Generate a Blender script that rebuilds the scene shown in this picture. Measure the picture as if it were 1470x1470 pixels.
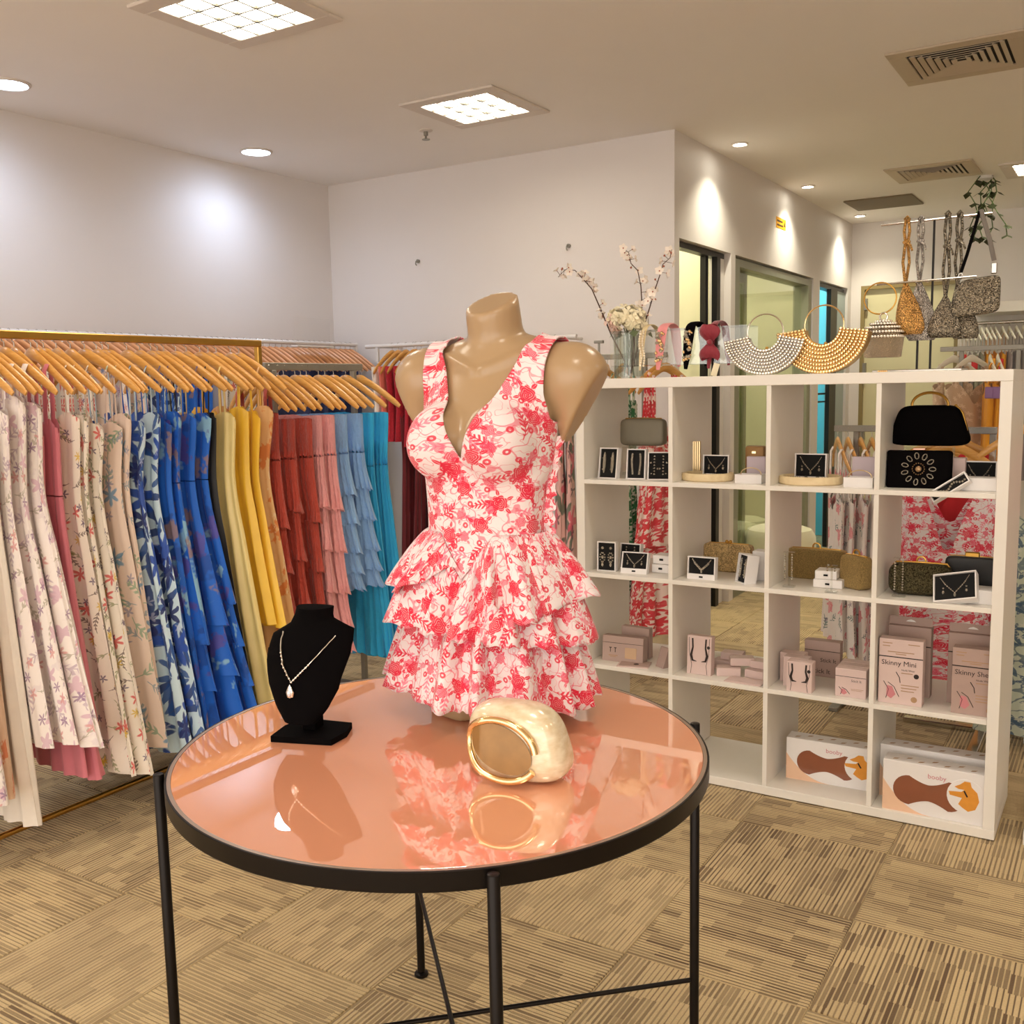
import bpy, bmesh, math, random
import numpy as np
from mathutils import Vector, Matrix
S = bpy.context.scene
for o in list(bpy.data.objects): bpy.data.objects.remove(o)
COL = S.collection
PI = math.pi

# ---------------------------------------------------------------- camera
CAMZ = 1.43256
FPX = 1429.65
YAW, PITCH, ROLL = 0.557535, -0.124256, -0.019838
_c, _s = math.cos(YAW), math.sin(YAW)
_fw = Vector((-_s*math.cos(PITCH), _c*math.cos(PITCH), math.sin(PITCH)))
_r0 = Vector((_c, _s, 0)); _u0 = _r0.cross(_fw)
_rt = _r0*math.cos(ROLL) + _u0*math.sin(ROLL)
_up = -_r0*math.sin(ROLL) + _u0*math.cos(ROLL)
cam_d = bpy.data.cameras.new('camera'); cam = bpy.data.objects.new('camera', cam_d); COL.objects.link(cam)
cam_d.sensor_width = 36; cam_d.lens = 36*FPX/1470; cam_d.clip_start = .05; cam_d.clip_end = 60
m = Matrix.Identity(4)
for i in range(3):
    m[i][0], m[i][1], m[i][2] = _rt[i], _up[i], -_fw[i]
m[2][3] = CAMZ
cam.matrix_world = m
S.camera = cam
# ---------------------------------------------------------------- world and exposure
S.view_settings.view_transform = 'Standard'; S.view_settings.look = 'None'
S.view_settings.gamma = 1; S.view_settings.use_curve_mapping = False
S.view_settings.exposure = 0.92
W = bpy.data.worlds.new('world'); S.world = W; W.use_nodes = True
W.node_tree.nodes['Background'].inputs[0].default_value = (1, .92, .83, 1)
W.node_tree.nodes['Background'].inputs[1].default_value = 1.5   # added fill light, entering by the open near side to lift the ceiling
TROFFER = 12.5      # radiance of the ceiling troffers
TROF_COL = (1, .90, .75)
DOWN = 1.7         # radiance of the round cool downlights
DOWN_COL = (.64, .77, 1)

# pixel of the photograph -> point on a real plane (used for measuring positions only)
def ray(x, y): return _fw + _rt*((x-735)/FPX) - _up*((y-735)/FPX)
O = Vector((0, 0, CAMZ))
def onz(x, y, z): d = ray(x, y); return O + d*((z-CAMZ)/d.z)
def onx(x, y, X): d = ray(x, y); return O + d*(X/d.x)
def ony(x, y, Y): d = ray(x, y); return O + d*(Y/d.y)
def col_x(x, Y, z):            # X of the point at depth Y and height z seen in pixel column x
    k = (x-735)/FPX; a = _rt - _fw*k
    return -(a.y*Y + a.z*(z-CAMZ))/a.x

# ---------------------------------------------------------------- mesh builder
class MB:
    def __init__(s): s.v = []; s.f = []; s.uv = []
    def add(s, vs, fs, uv=None):
        n = len(s.v); s.v += [tuple(p) for p in vs]; s.f += [tuple(i+n for i in f) for f in fs]
        s.uv += list(uv) if uv else [(p[0], p[2]) for p in vs]
        return s
    def box(s, x0, x1, y0, y1, z0, z1, bev=0):
        if bev <= 0:
            v = [(x, y, z) for x in (x0, x1) for y in (y0, y1) for z in (z0, z1)]
            return s.add(v, [(0, 1, 3, 2), (4, 6, 7, 5), (0, 4, 5, 1), (2, 3, 7, 6), (0, 2, 6, 4), (1, 5, 7, 3)])
        bm = bmesh.new(); bmesh.ops.create_cube(bm, size=1)
        for q in bm.verts: q.co = ((x0+x1)/2+q.co.x*(x1-x0), (y0+y1)/2+q.co.y*(y1-y0), (z0+z1)/2+q.co.z*(z1-z0))
        bmesh.ops.bevel(bm, geom=bm.edges[:], offset=bev, segments=2 if bev > .006 else 1, affect='EDGES', profile=.5)
        return s.bm(bm)
    def bm(s, bm):
        bm.verts.index_update()
        s.add([q.co[:] for q in bm.verts], [[q.index for q in f.verts] for f in bm.faces]); bm.free(); return s
    def cbox(s, c, d, bev=0):
        return s.box(c[0]-d[0]/2, c[0]+d[0]/2, c[1]-d[1]/2, c[1]+d[1]/2, c[2]-d[2]/2, c[2]+d[2]/2, bev)
    def tube(s, pts, r, n=8, closed=False, flat=None):
        P = [Vector(p) for p in pts]; k = len(P)
        R = r if isinstance(r, (list, tuple)) else [r]*k
        T = []
        for i in range(k):
            a = P[(i-1) % k] if (closed or i > 0) else P[i]; b = P[(i+1) % k] if (closed or i < k-1) else P[i]
            t = b-a; T.append(t.normalized() if t.length > 1e-9 else Vector((0, 0, 1)))
        ref = Vector((0, 0, 1)) if abs(T[0].z) < .9 else Vector((1, 0, 0))
        if flat: ref = Vector(flat[0])
        N = (ref - T[0]*ref.dot(T[0])).normalized(); vs = []; uv = []; L = 0
        for i in range(k):
            if i: L += (P[i]-P[i-1]).length
            N = (N - T[i]*N.dot(T[i])); N = N.normalized() if N.length > 1e-6 else T[i].orthogonal().normalized()
            if flat:
                N2 = (Vector(flat[0]) - T[i]*Vector(flat[0]).dot(T[i]))
                if N2.length > 1e-4: N = N2.normalized()
            B = T[i].cross(N)
            for j in range(n):
                a = 2*PI*j/n; e = (R[i] if not flat else R[i]*flat[1])
                vs.append(P[i] + N*(math.cos(a)*R[i]) + B*(math.sin(a)*e)); uv.append((j/n*6.28*R[i], L))
        fs = []
        for i in range(k if closed else k-1):
            for j in range(n):
                a = i*n+j; b = i*n+(j+1) % n; c = ((i+1) % k)*n+(j+1) % n; d = ((i+1) % k)*n+j
                fs.append((a, b, c, d))
        if not closed: fs += [tuple(range(n-1, -1, -1)), tuple((k-1)*n+j for j in range(n))]
        return s.add(vs, fs, uv)
    def cyl(s, p0, p1, r, n=12, r1=None): return s.tube([p0, p1], [r, r if r1 is None else r1], n)
    def lathe(s, prof, n=20, c=(0, 0, 0), sy=1, caps=True):
        vs = []; uv = []
        for (r, z) in prof:
            for j in range(n):
                a = 2*PI*j/n; vs.append((c[0]+r*math.cos(a), c[1]+r*math.sin(a)*sy, c[2]+z)); uv.append((a*max(r, .02), z))
        fs = [(i*n+j, i*n+(j+1) % n, (i+1)*n+(j+1) % n, (i+1)*n+j) for i in range(len(prof)-1) for j in range(n)]
        if caps: fs += [tuple(range(n-1, -1, -1)), tuple((len(prof)-1)*n+j for j in range(n))]
        return s.add(vs, fs, uv)
    def ell(s, c, r, nu=10, nv=6):
        if not isinstance(r, (tuple, list)): r = (r, r, r)
        vs = [(c[0], c[1], c[2]-r[2])]
        for i in range(1, nv):
            b = -PI/2+PI*i/nv
            vs += [(c[0]+r[0]*math.cos(b)*math.cos(2*PI*j/nu), c[1]+r[1]*math.cos(b)*math.sin(2*PI*j/nu), c[2]+r[2]*math.sin(b)) for j in range(nu)]
        vs.append((c[0], c[1], c[2]+r[2])); t = len(vs)-1
        fs = [(0, 1+(j+1) % nu, 1+j) for j in range(nu)] + [(t, 1+(nv-2)*nu+j, 1+(nv-2)*nu+(j+1) % nu) for j in range(nu)]
        for i in range(nv-2):
            fs += [(1+i*nu+j, 1+i*nu+(j+1) % nu, 1+(i+1)*nu+(j+1) % nu, 1+(i+1)*nu+j) for j in range(nu)]
        return s.add(vs, fs)
    def grid(s, f, nu, nv, closed=False):      # f(u, v) -> (x, y, z, U, V)
        vs = []; uv = []; m_ = nu if closed else nu+1
        for j in range(nv+1):
            for i in range(m_):
                q = f(i/nu, j/nv); vs.append(q[:3]); uv.append(q[3:5] if len(q) > 3 else (q[0], q[2]))
        fs = []
        for j in range(nv):
            for i in range(nu):
                b = (i+1) % m_ if closed else i+1
                fs.append((j*m_+i, j*m_+b, (j+1)*m_+b, (j+1)*m_+i))
        return s.add(vs, fs, uv)
    def prism(s, poly, y0, y1):                # polygon in x, z extruded along y
        n = len(poly)
        vs = [(x, y0, z) for x, z in poly] + [(x, y1, z) for x, z in poly]
        return s.add(vs, [tuple(range(n)), tuple(range(2*n-1, n-1, -1))] + [(i, i+n, (i+1) % n+n, (i+1) % n) for i in range(n)])
    def slab(s, poly, z0, z1):                 # polygon in x, y extruded along z
        n = len(poly)
        vs = [(x, y, z0) for x, y in poly] + [(x, y, z1) for x, y in poly]
        return s.add(vs, [tuple(range(n-1, -1, -1)), tuple(range(n, 2*n))] + [(i, (i+1) % n, (i+1) % n+n, i+n) for i in range(n)])
    def xf(s, M):
        s.v = [tuple(M @ Vector(p)) for p in s.v]; return s
    def mesh(s, name, mats, smooth=True, ang=40):
        me = bpy.data.meshes.new(name); me.from_pydata(s.v, [], s.f)
        ul = me.uv_layers.new(name='UVMap')
        li = np.empty(len(me.loops), dtype=np.int32); me.loops.foreach_get('vertex_index', li)
        ul.data.foreach_set('uv', np.array(s.uv, dtype=np.float32)[li].ravel())
        bm = bmesh.new(); bm.from_mesh(me); bmesh.ops.recalc_face_normals(bm, faces=bm.faces[:]); bm.to_mesh(me); bm.free()
        if smooth:
            me.polygons.foreach_set('use_smooth', [True]*len(me.polygons))
            try: me.set_sharp_from_angle(angle=math.radians(ang))
            except Exception: pass
        for mm in (mats if isinstance(mats, (list, tuple)) else [mats]): me.materials.append(mm)
        return me
    def build(s, name, mats, parent=None, smooth=True, ang=40):
        o = bpy.data.objects.new(name, s.mesh(name, mats, smooth, ang)); COL.objects.link(o)
        if parent: o.parent = parent
        return o
def tag(o, label=None, cat=None, group=None, kind=None):
    if label: o['label'] = label
    if cat: o['category'] = cat
    if group: o['group'] = group
    if kind: o['kind'] = kind
    return o
def thing(name, label, cat, loc=(0, 0, 0), rotz=0, group=None, rot=None):
    o = bpy.data.objects.new(name, None); COL.objects.link(o); o.location = loc; o.empty_display_size = .05
    o.rotation_euler = rot if rot else (0, 0, rotz)
    return tag(o, label, cat, group)
def kids(o): return [c for c in KIDS.get(o.name, [])] or [c for c in o.children]
KIDS = {}
def dup(o, loc=None, rotz=None, label=None, group=None, parent=None, mat=None):
    c = o.copy(); COL.objects.link(c)
    if parent is not None: c.parent = parent
    for ch in o.children: dup(ch, parent=c)
    if loc is not None: c.location = loc
    if rotz is not None: c.rotation_euler = (0, 0, rotz)
    if label: c['label'] = label
    if group: c['group'] = group
    return c
def struct(name, mb, mat, parent=None, smooth=False):
    o = mb.build(name, mat, parent, smooth)
    if parent is None: o['kind'] = 'structure'
    return o
def lettering(txt, size, mat, parent, loc, rot=(PI/2, 0, 0), align='LEFT', shear=0):
    c = bpy.data.curves.new('lettering', 'FONT'); c.body = txt; c.size = size; c.align_x = align; c.resolution_u = 2; c.shear = shear
    c.materials.append(mat); o = bpy.data.objects.new('lettering', c); COL.objects.link(o)
    me = bpy.data.meshes.new_from_object(o); me.name = 'lettering'; bpy.data.objects.remove(o); me.materials.clear(); me.materials.append(mat)
    o = bpy.data.objects.new('lettering', me); COL.objects.link(o)
    o.parent = parent; o.location = loc; o.rotation_euler = rot; return o

# ---------------------------------------------------------------- materials
def lin(c): return tuple((x/12.92 if x <= .04045 else ((x+.055)/1.055)**2.4) for x in [q/255 for q in c]) + (1,)
class NT:
    def __init__(s, name):
        s.m = bpy.data.materials.new(name); s.m.use_nodes = True; s.t = s.m.node_tree
        s.b = s.t.nodes['Principled BSDF']
    def n(s, typ, **kw):
        q = s.t.nodes.new(typ)
        for k, v in kw.items(): setattr(q, k, v)
        return q
    def put(s, sock, v):
        if v is None: return
        if hasattr(v, 'node'): s.t.links.new(v, sock)
        elif isinstance(v, (tuple, list)) and sock.type == 'RGBA' and len(v) == 3: sock.default_value = tuple(v)+(1,)
        else: sock.default_value = v
    def math(s, op, a, b=None, c=None, clamp=False):
        q = s.n('ShaderNodeMath', operation=op, use_clamp=clamp); s.put(q.inputs[0], a); s.put(q.inputs[1], b); s.put(q.inputs[2], c)
        return q.outputs[0]
    def vm(s, op, a, b=None):
        q = s.n('ShaderNodeVectorMath', operation=op); s.put(q.inputs[0], a)
        if op == 'SCALE': s.put(q.inputs['Scale'], b)
        else: s.put(q.inputs[1], b)
        return q.outputs['Value'] if op in ('LENGTH', 'DOT_PRODUCT') else q.outputs[0]
    def mix(s, f, a, b):
        q = s.n('ShaderNodeMix', data_type='RGBA'); s.put(q.inputs[0], f); s.put(q.inputs[6], a); s.put(q.inputs[7], b); return q.outputs[2]
    def sep(s, v): q = s.n('ShaderNodeSeparateXYZ'); s.put(q.inputs[0], v); return q.outputs
    def comb(s, x, y, z=0.0):
        q = s.n('ShaderNodeCombineXYZ'); s.put(q.inputs[0], x); s.put(q.inputs[1], y); s.put(q.inputs[2], z); return q.outputs[0]
    def noise(s, v, sc, det=2, rough=.5):
        q = s.n('ShaderNodeTexNoise'); s.put(q.inputs['Vector'], v); q.inputs['Scale'].default_value = sc
        q.inputs['Detail'].default_value = det; q.inputs['Roughness'].default_value = rough; return q.outputs
    def white(s, v): q = s.n('ShaderNodeTexWhiteNoise', noise_dimensions='3D'); s.put(q.inputs[0], v); return q.outputs
    def voro(s, v, sc, feat='F1', dim='2D', rnd=1):
        q = s.n('ShaderNodeTexVoronoi', feature=feat, voronoi_dimensions=dim); s.put(q.inputs['Vector'], v)
        q.inputs['Scale'].default_value = sc; q.inputs['Randomness'].default_value = rnd; return q.outputs
    def step(s, x, lo, hi):    # 1 below lo, 0 above hi
        q = s.n('ShaderNodeMapRange', interpolation_type='SMOOTHSTEP'); s.put(q.inputs[0], x); s.put(q.inputs[1], lo); s.put(q.inputs[2], hi)
        q.inputs[3].default_value = 1; q.inputs[4].default_value = 0; return q.outputs[0]
    def uv(s): return s.n('ShaderNodeTexCoord').outputs['UV']
    def obj(s): return s.n('ShaderNodeTexCoord').outputs['Object']
    def pos(s): return s.n('ShaderNodeNewGeometry').outputs['Position']
    def rnd(s): return s.n('ShaderNodeObjectInfo').outputs['Random']
    def bump(s, h, st=.2, d=.002):
        q = s.n('ShaderNodeBump'); q.inputs['Strength'].default_value = st; q.inputs['Distance'].default_value = d
        s.put(q.inputs['Height'], h); s.t.links.new(q.outputs[0], s.b.inputs['Normal'])
    def fin(s, col=None, rough=None, metal=None, **kw):
        s.put(s.b.inputs['Base Color'], col); s.put(s.b.inputs['Roughness'], rough); s.put(s.b.inputs['Metallic'], metal)
        for k, v in kw.items(): s.put(s.b.inputs[k.replace('_', ' ')], v)
        return s.m
def mat(name, rgb, rough=.5, metal=0, var=.04, nscale=30, bump=0, **kw):
    t = NT(name); c = lin(rgb)
    if var:
        f = t.noise(t.obj(), nscale, 3)[0]; f = t.math('MULTIPLY_ADD', f, 2*var, 1-var)
        col = t.mix(1.0, c, c); q = col.node; q.blend_type = 'MULTIPLY'
        cc = t.n('ShaderNodeCombineColor'); [t.put(cc.inputs[i], f) for i in range(3)]
        t.put(q.inputs[7], cc.outputs[0])
    else: col = c
    if bump: t.bump(t.noise(t.obj(), nscale*6, 2)[0], bump, .001)
    return t.fin(col, rough, metal, **kw)
def emit(name, rgb, st):
    t = NT(name); return t.fin((0, 0, 0, 1), .5, 0, Emission_Color=tuple(rgb)+(1,), Emission_Strength=st)
def thin_glass(name, tint=(1, 1, 1), gloss=.12, rough=.02):
    t = NT(name); tr = t.n('ShaderNodeBsdfTransparent'); tr.inputs[0].default_value = tuple(tint)+(1,)
    gl = t.n('ShaderNodeBsdfGlossy'); gl.inputs['Roughness'].default_value = rough
    g = t.n('ShaderNodeNewGeometry'); c = t.math('ABSOLUTE', t.vm('DOT_PRODUCT', g.outputs['Normal'], g.outputs['Incoming']))
    k = t.math('POWER', t.math('SUBTRACT', 1, c, clamp=True), 5)
    mx = t.n('ShaderNodeMixShader'); t.put(mx.inputs[0], t.math('MULTIPLY_ADD', k, .6, .03+gloss*.15, clamp=True))
    t.t.links.new(tr.outputs[0], mx.inputs[1]); t.t.links.new(gl.outputs[0], mx.inputs[2])
    t.t.links.new(mx.outputs[0], t.t.nodes['Material Output'].inputs[0]); return t.m
def flower(t, uv, sc, R, pet, amp=.4, seed=0, ring=0):
    p = t.vm('ADD', uv, (seed*3.17, seed*1.73, 0)); o = t.voro(p, sc, rnd=.85)
    d = t.vm('SCALE', t.vm('SUBTRACT', p, o['Position']), sc)
    x, y, _ = t.sep(d); r = t.vm('LENGTH', d); a = t.math('ARCTAN2', y, x)
    rv = t.white(o['Position']); ph = t.math('MULTIPLY', rv[0], 6.28)
    ca = t.math('COSINE', t.math('MULTIPLY_ADD', a, pet, ph))
    rad = t.math('MULTIPLY', t.math('MULTIPLY_ADD', ca, amp, 1-amp), R)
    mk = t.step(t.math('SUBTRACT', r, rad), -.025, .025)
    if ring:
        lines = t.math('ABSOLUTE', t.math('SINE', t.math('MULTIPLY_ADD', t.math('DIVIDE', r, rad), 7.5, .6)))
        mk = t.math('MULTIPLY', mk, t.math('SUBTRACT', 1, t.step(lines, .12*ring, .42*ring)))
    return mk, rv
def leaf(t, uv, sc, L, w, seed=0, pair=.18):
    p = t.vm('ADD', uv, (seed*2.31, seed*4.7, 0)); o = t.voro(p, sc, rnd=.9)
    d = t.vm('SCALE', t.vm('SUBTRACT', p, o['Position']), sc)
    q = t.n('ShaderNodeVectorRotate', rotation_type='Z_AXIS'); t.put(q.inputs['Vector'], d)
    rv = t.white(o['Position']); t.put(q.inputs['Angle'], t.math('MULTIPLY', rv[0], 6.28))
    x, y, _ = t.sep(q.outputs[0]); y = t.math('ABSOLUTE', y)
    y = t.math('SUBTRACT', y, t.math('MULTIPLY_ADD', x, .35, pair))
    e = t.math('ADD', t.math('POWER', t.math('DIVIDE', x, L), 2), t.math('POWER', t.math('DIVIDE', y, w), 2))
    return t.step(e, .8, 1.15), rv
def cellvec(t, uv, sc, seed, rnd=.6):
    p = t.vm('ADD', uv, (seed*3.17, seed*1.73, 0)); o = t.voro(p, sc, rnd=rnd)
    d = t.vm('SCALE', t.vm('SUBTRACT', p, o['Position']), sc); rv = t.white(o['Position'])
    q = t.n('ShaderNodeVectorRotate', rotation_type='Z_AXIS'); t.put(q.inputs['Vector'], d); t.put(q.inputs['Angle'], t.math('MULTIPLY', rv[0], 6.28))
    return q.outputs[0], rv
def rose(t, uv, sc, R, seed=0, rnd=.6, leaves=3):
    d, rv = cellvec(t, uv, sc, seed, rnd); x, y, _ = t.sep(d)
    r = t.vm('LENGTH', d); a = t.math('ARCTAN2', y, x)
    edge = t.math('MULTIPLY', t.math('MULTIPLY_ADD', t.math('ABSOLUTE', t.math('SINE', t.math('MULTIPLY', a, 3.5))), .24, .80), R)
    head = t.step(t.math('SUBTRACT', r, edge), -.015, .015)
    s_ = t.math('ADD', t.math('MULTIPLY', t.math('DIVIDE', r, R), 13), t.math('MULTIPLY', t.math('SINE', t.math('MULTIPLY', a, 3)), 1.3))
    lines = t.step(t.math('ABSOLUTE', t.math('SINE', s_)), .16, .34)
    head = t.math('MULTIPLY', head, t.math('SUBTRACT', 1, t.math('MULTIPLY', lines, .85)))
    k = leaves/(2*PI); f = t.math('FRACT', t.math('MULTIPLY', a, k)); f = t.math('DIVIDE', t.math('SUBTRACT', f, .5), k)      # angle off the leaf axis
    lx = t.math('DIVIDE', t.math('SUBTRACT', r, 1.38*R), .42*R); ly = t.math('DIVIDE', t.math('MULTIPLY', f, r), t.math('MULTIPLY', .20*R, t.math('MULTIPLY_ADD', lx, -.3, 1)))
    e = t.math('ADD', t.math('POWER', lx, 2), t.math('POWER', t.math('ABSOLUTE', ly), 1.5))
    lf = t.step(e, .85, 1.1); rib = t.step(t.math('ABSOLUTE', ly), .06, .16)
    lf = t.math('MULTIPLY', lf, t.math('SUBTRACT', 1, t.math('MULTIPLY', rib, .7)))
    return t.math('MAXIMUM', head, lf)
def fern(t, uv, sc, L, W, seed=0, n=5, rnd=.7):
    d, rv = cellvec(t, uv, sc, seed, rnd); x, y, _ = t.sep(d)
    y = t.math('SUBTRACT', y, t.math('MULTIPLY', t.math('MULTIPLY', x, x), .8)); ya = t.math('ABSOLUTE', y)
    env = t.math('MULTIPLY', t.math('SUBTRACT', 1, t.math('POWER', t.math('DIVIDE', x, L), 2), clamp=True), W)
    s_ = t.math('SINE', t.math('MULTIPLY', t.math('SUBTRACT', x, t.math('MULTIPLY', ya, .9)), n*PI/L))
    leaf_ = t.math('MULTIPLY', t.step(t.math('SUBTRACT', ya, env), -.02, .01), t.math('SUBTRACT', 1, t.step(s_, -.15, .15)))
    stem = t.math('MULTIPLY', t.step(ya, .006, .02), t.step(t.math('ABSOLUTE', x), L*1.1, L*1.25))
    return t.math('MAXIMUM', leaf_, stem)
def berry(t, uv, sc, R, seed=0, rnd=.8):
    d, rv = cellvec(t, uv, sc, seed, rnd); r = t.vm('LENGTH', d)
    return t.math('MULTIPLY', t.step(r, R*.9, R*1.08), t.math('SUBTRACT', 1, t.step(r, R*.28, R*.45)))
def vines(t, uv, sc, w, seed=0):
    n = t.noise(t.vm('ADD', uv, (seed*5.1, seed*2.2, 0)), sc, 1)[0]
    return t.step(t.math('ABSOLUTE', t.math('SUBTRACT', n, .5)), w*.5, w)
def print_mat(name, base, layers, rough=.75, warp=.004, weave=.12, sheen=.2):
    """cloth printed with flowers: layers are (kind, colour, kwargs, strength)"""
    t = NT(name); uv = t.uv()
    w = t.noise(uv, 45, 1)[1]
    uvw = t.vm('ADD', uv, t.vm('SCALE', t.vm('SUBTRACT', w, (.5, .5, .5)), warp*2))
    col = lin(base)
    for kind, c, kw, st in layers:
        if kind == 'flower': mk, rv = flower(t, uvw, **kw)
        elif kind == 'leaf': mk, rv = leaf(t, uvw, **kw)
        elif kind == 'rose': mk = rose(t, uvw, **kw)
        elif kind == 'fern': mk = fern(t, uvw, **kw)
        elif kind == 'berry': mk = berry(t, uvw, **kw)
        elif kind == 'vine': mk = vines(t, uvw, **kw)
        elif kind == 'blot':
            th = .5+(.5-kw['cov'])*.42; mk = t.step(t.noise(t.vm('ADD', uvw, (kw.get('seed', 0)*7.3, 1.1, 0)), kw['sc'], 4, .6)[0], th-.02, th+.02)
            mk = t.math('SUBTRACT', 1, mk)
        col = t.mix(t.math('MULTIPLY', mk, st), col, lin(c))
    t.bump(t.noise(uv, 900, 1)[0], weave, .0006)
    return t.fin(col, rough, 0, Sheen_Weight=sheen)
def cloth(name, rgb, rough=.7, sheen=.25, crinkle=0, var=.08):
    t = NT(name); uv = t.uv(); c = lin(rgb)
    f = t.noise(uv, 14, 4)[0]
    col = t.mix(f, tuple(x*(1-var) for x in c[:3])+(1,), tuple(min(1, x*(1+var)) for x in c[:3])+(1,))
    h = t.noise(uv, 700, 1)[0]
    if crinkle:
        x, y, _ = t.sep(uv); h = t.noise(t.comb(t.math('MULTIPLY', x, 160), t.math('MULTIPLY', y, 40)), 1, 3)[0]
    t.bump(h, .15+.8*crinkle, .0006+.012*crinkle)
    return t.fin(col, rough, 0, Sheen_Weight=sheen)
def glitter(name, rgb, rough=.25, sc=420, dark=.25):
    t = NT(name); o = t.obj(); v = t.voro(o, sc, dim='3D'); r = t.white(v['Position'])
    c = lin(rgb); col = t.mix(r[0], tuple(x*dark for x in c[:3])+(1,), c)
    t.bump(v['Distance'], .9, .003)
    return t.fin(col, rough, .85)
WHITE = mat('white_laminate', (236, 231, 222), .35, var=.015)
BLACKM = mat('black_metal', (26, 20, 17), .38, .6, var=.1)
CHROME = mat('chrome', (200, 196, 188), .22, 1, var=.03)
GOLD = mat('brushed_gold', (205, 160, 80), .3, 1, var=.08)
GOLDS = mat('polished_gold', (248, 214, 158), .16, 1, var=0)
SILVER = mat('silver', (228, 222, 210), .18, 1, var=.05)
DARKS = mat('gunmetal', (120, 112, 100), .3, 1, var=.1)
ACRYL = thin_glass('clear_acrylic', (.97, .98, .97), .25)
BLACKV = mat('black_velvet', (10, 8, 9), .9, 0, var=.2, Specular_IOR_Level=.05)
STEEL = mat('grey_painted_steel', (150, 146, 136), .4, .5, var=.05)
WHITEM = mat('white_painted_metal', (228, 224, 220), .35, 0, var=.02)
# ================================================================ room shell
H = 2.82
XL, YB, XR, YF = -4.736, 5.308, -2.211, 9.393
XE, YS = 4.2, -3.2          # right and near limits, outside the frame
WALLP = mat('wall_paint', (232, 226, 222), .55, var=.012, nscale=6)
CEILP = mat('ceiling_paint', (248, 243, 238), .8, var=.012, nscale=4)
# carpet: quarter-turned tiles of broken ribs
TX, TY, TX0, TY0 = .4615, .4433, -.57, 2.60
def carpet():
    t = NT('carpet'); x, y, z = t.sep(t.pos())
    gx = t.math('DIVIDE', t.math('SUBTRACT', x, TX0), TX); gy = t.math('DIVIDE', t.math('SUBTRACT', y, TY0), TY)
    ix = t.math('FLOOR', gx); iy = t.math('FLOOR', gy)
    par = t.math('ABSOLUTE', t.math('MODULO', t.math('ADD', ix, iy), 2))      # 0: ribs along x
    fx = t.math('SUBTRACT', gx, ix); fy = t.math('SUBTRACT', gy, iy)
    u = t.math('ADD', t.math('MULTIPLY', fx, t.math('SUBTRACT', 1, par)), t.math('MULTIPLY', fy, par))
    v = t.math('ADD', t.math('MULTIPLY', fy, t.math('SUBTRACT', 1, par)), t.math('MULTIPLY', fx, par))
    tile = t.white(t.comb(ix, iy, 3.0))[0]
    seed = t.math('MULTIPLY_ADD', ix, 17.0, t.math('MULTIPLY', iy, 31.0))
    band = t.math('FLOOR', t.math('MULTIPLY', v, 12))
    sh = t.white(t.comb(band, seed, 1.0))[0]
    blk = t.math('FLOOR', t.math('MULTIPLY_ADD', u, 5, t.math('MULTIPLY', sh, 5)))
    rb = t.white(t.comb(blk, band, seed))[0]
    rib = t.math('MULTIPLY', v, 36); ri = t.math('FLOOR', rib); fr = t.math('SUBTRACT', rib, ri)
    rr = t.white(t.comb(ri, blk, t.math('ADD', seed, 5.0)))[0]
    wdt = t.math('MULTIPLY_ADD', rb, .30, .12)
    dk = t.step(t.math('ABSOLUTE', t.math('SUBTRACT', fr, .5)), t.math('SUBTRACT', wdt, .1), t.math('ADD', wdt, .05))
    amt = t.math('MULTIPLY', dk, t.math('MULTIPLY_ADD', rr, .45, .58))
    amt = t.math('MULTIPLY', amt, t.math('MULTIPLY_ADD', tile, .45, .55))
    pile = t.noise(t.pos(), 260, 3)[0]; big = t.noise(t.pos(), 1.6, 2)[0]
    c1 = t.mix(pile, lin((196, 170, 122)), lin((230, 206, 158)))
    col = t.mix(amt, c1, lin((88, 60, 28)))
    col = t.mix(t.math('MULTIPLY', t.step(big, .35, .6), .18), col, lin((110, 88, 58)))
    t.bump(t.math('ADD', t.math('MULTIPLY', dk, -1.0), t.math('MULTIPLY', pile, .6)), .6, .004)
    return t.fin(col, .95, 0, Sheen_Weight=.15)
CARPET = carpet()
fl = struct('floor', MB().box(XL-.1, XE, YS, YF+.1, -.06, -.004), CARPET)
tl = MB().cbox((0, 0, -.006), (TX-.0022, TY-.0022, .012), .0016).mesh('carpet_tile', CARPET, False)
for i in range(-9, 4):
    for j in range(-4, 9):
        x, y = TX0+(i+.5)*TX, TY0+(j+.5)*TY
        if x < XL+.2 or y < .9: continue
        o = bpy.data.objects.new('carpet_tile', tl); COL.objects.link(o); o.parent = fl; o.location = (x, y, 0)
struct('ceiling', MB().box(XL-.1, XE, YS, YF+.1, H, H+.1), CEILP)
struct('wall_left', MB().box(XL-.12, XL, YS, YB+.12, 0, H), WALLP)
struct('wall_back', MB().box(XL, XR, YB, YB+.07, 0, H), WALLP)
struct('wall_far', MB().box(XR-1.8, -2.125, YF, YF+.12, 0, H).box(-1.31, XE, YF, YF+.12, 0, H).box(-2.125, -1.31, YF, YF+.12, 2.272, H), WALLP)
struct('wall_right', MB().box(XE, XE+.12, YS, YF+.12, 0, H), WALLP)
struct('wall_front', MB().box(XL-.1, XL+.5, YS-.12, YS, 0, H).box(XE-.5, XE+.1, YS-.12, YS, 0, H).box(XL+.5, XE-.5, YS-.12, YS, 2.9, H), WALLP)   # unseen opening, added to let the world fill light in
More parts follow.
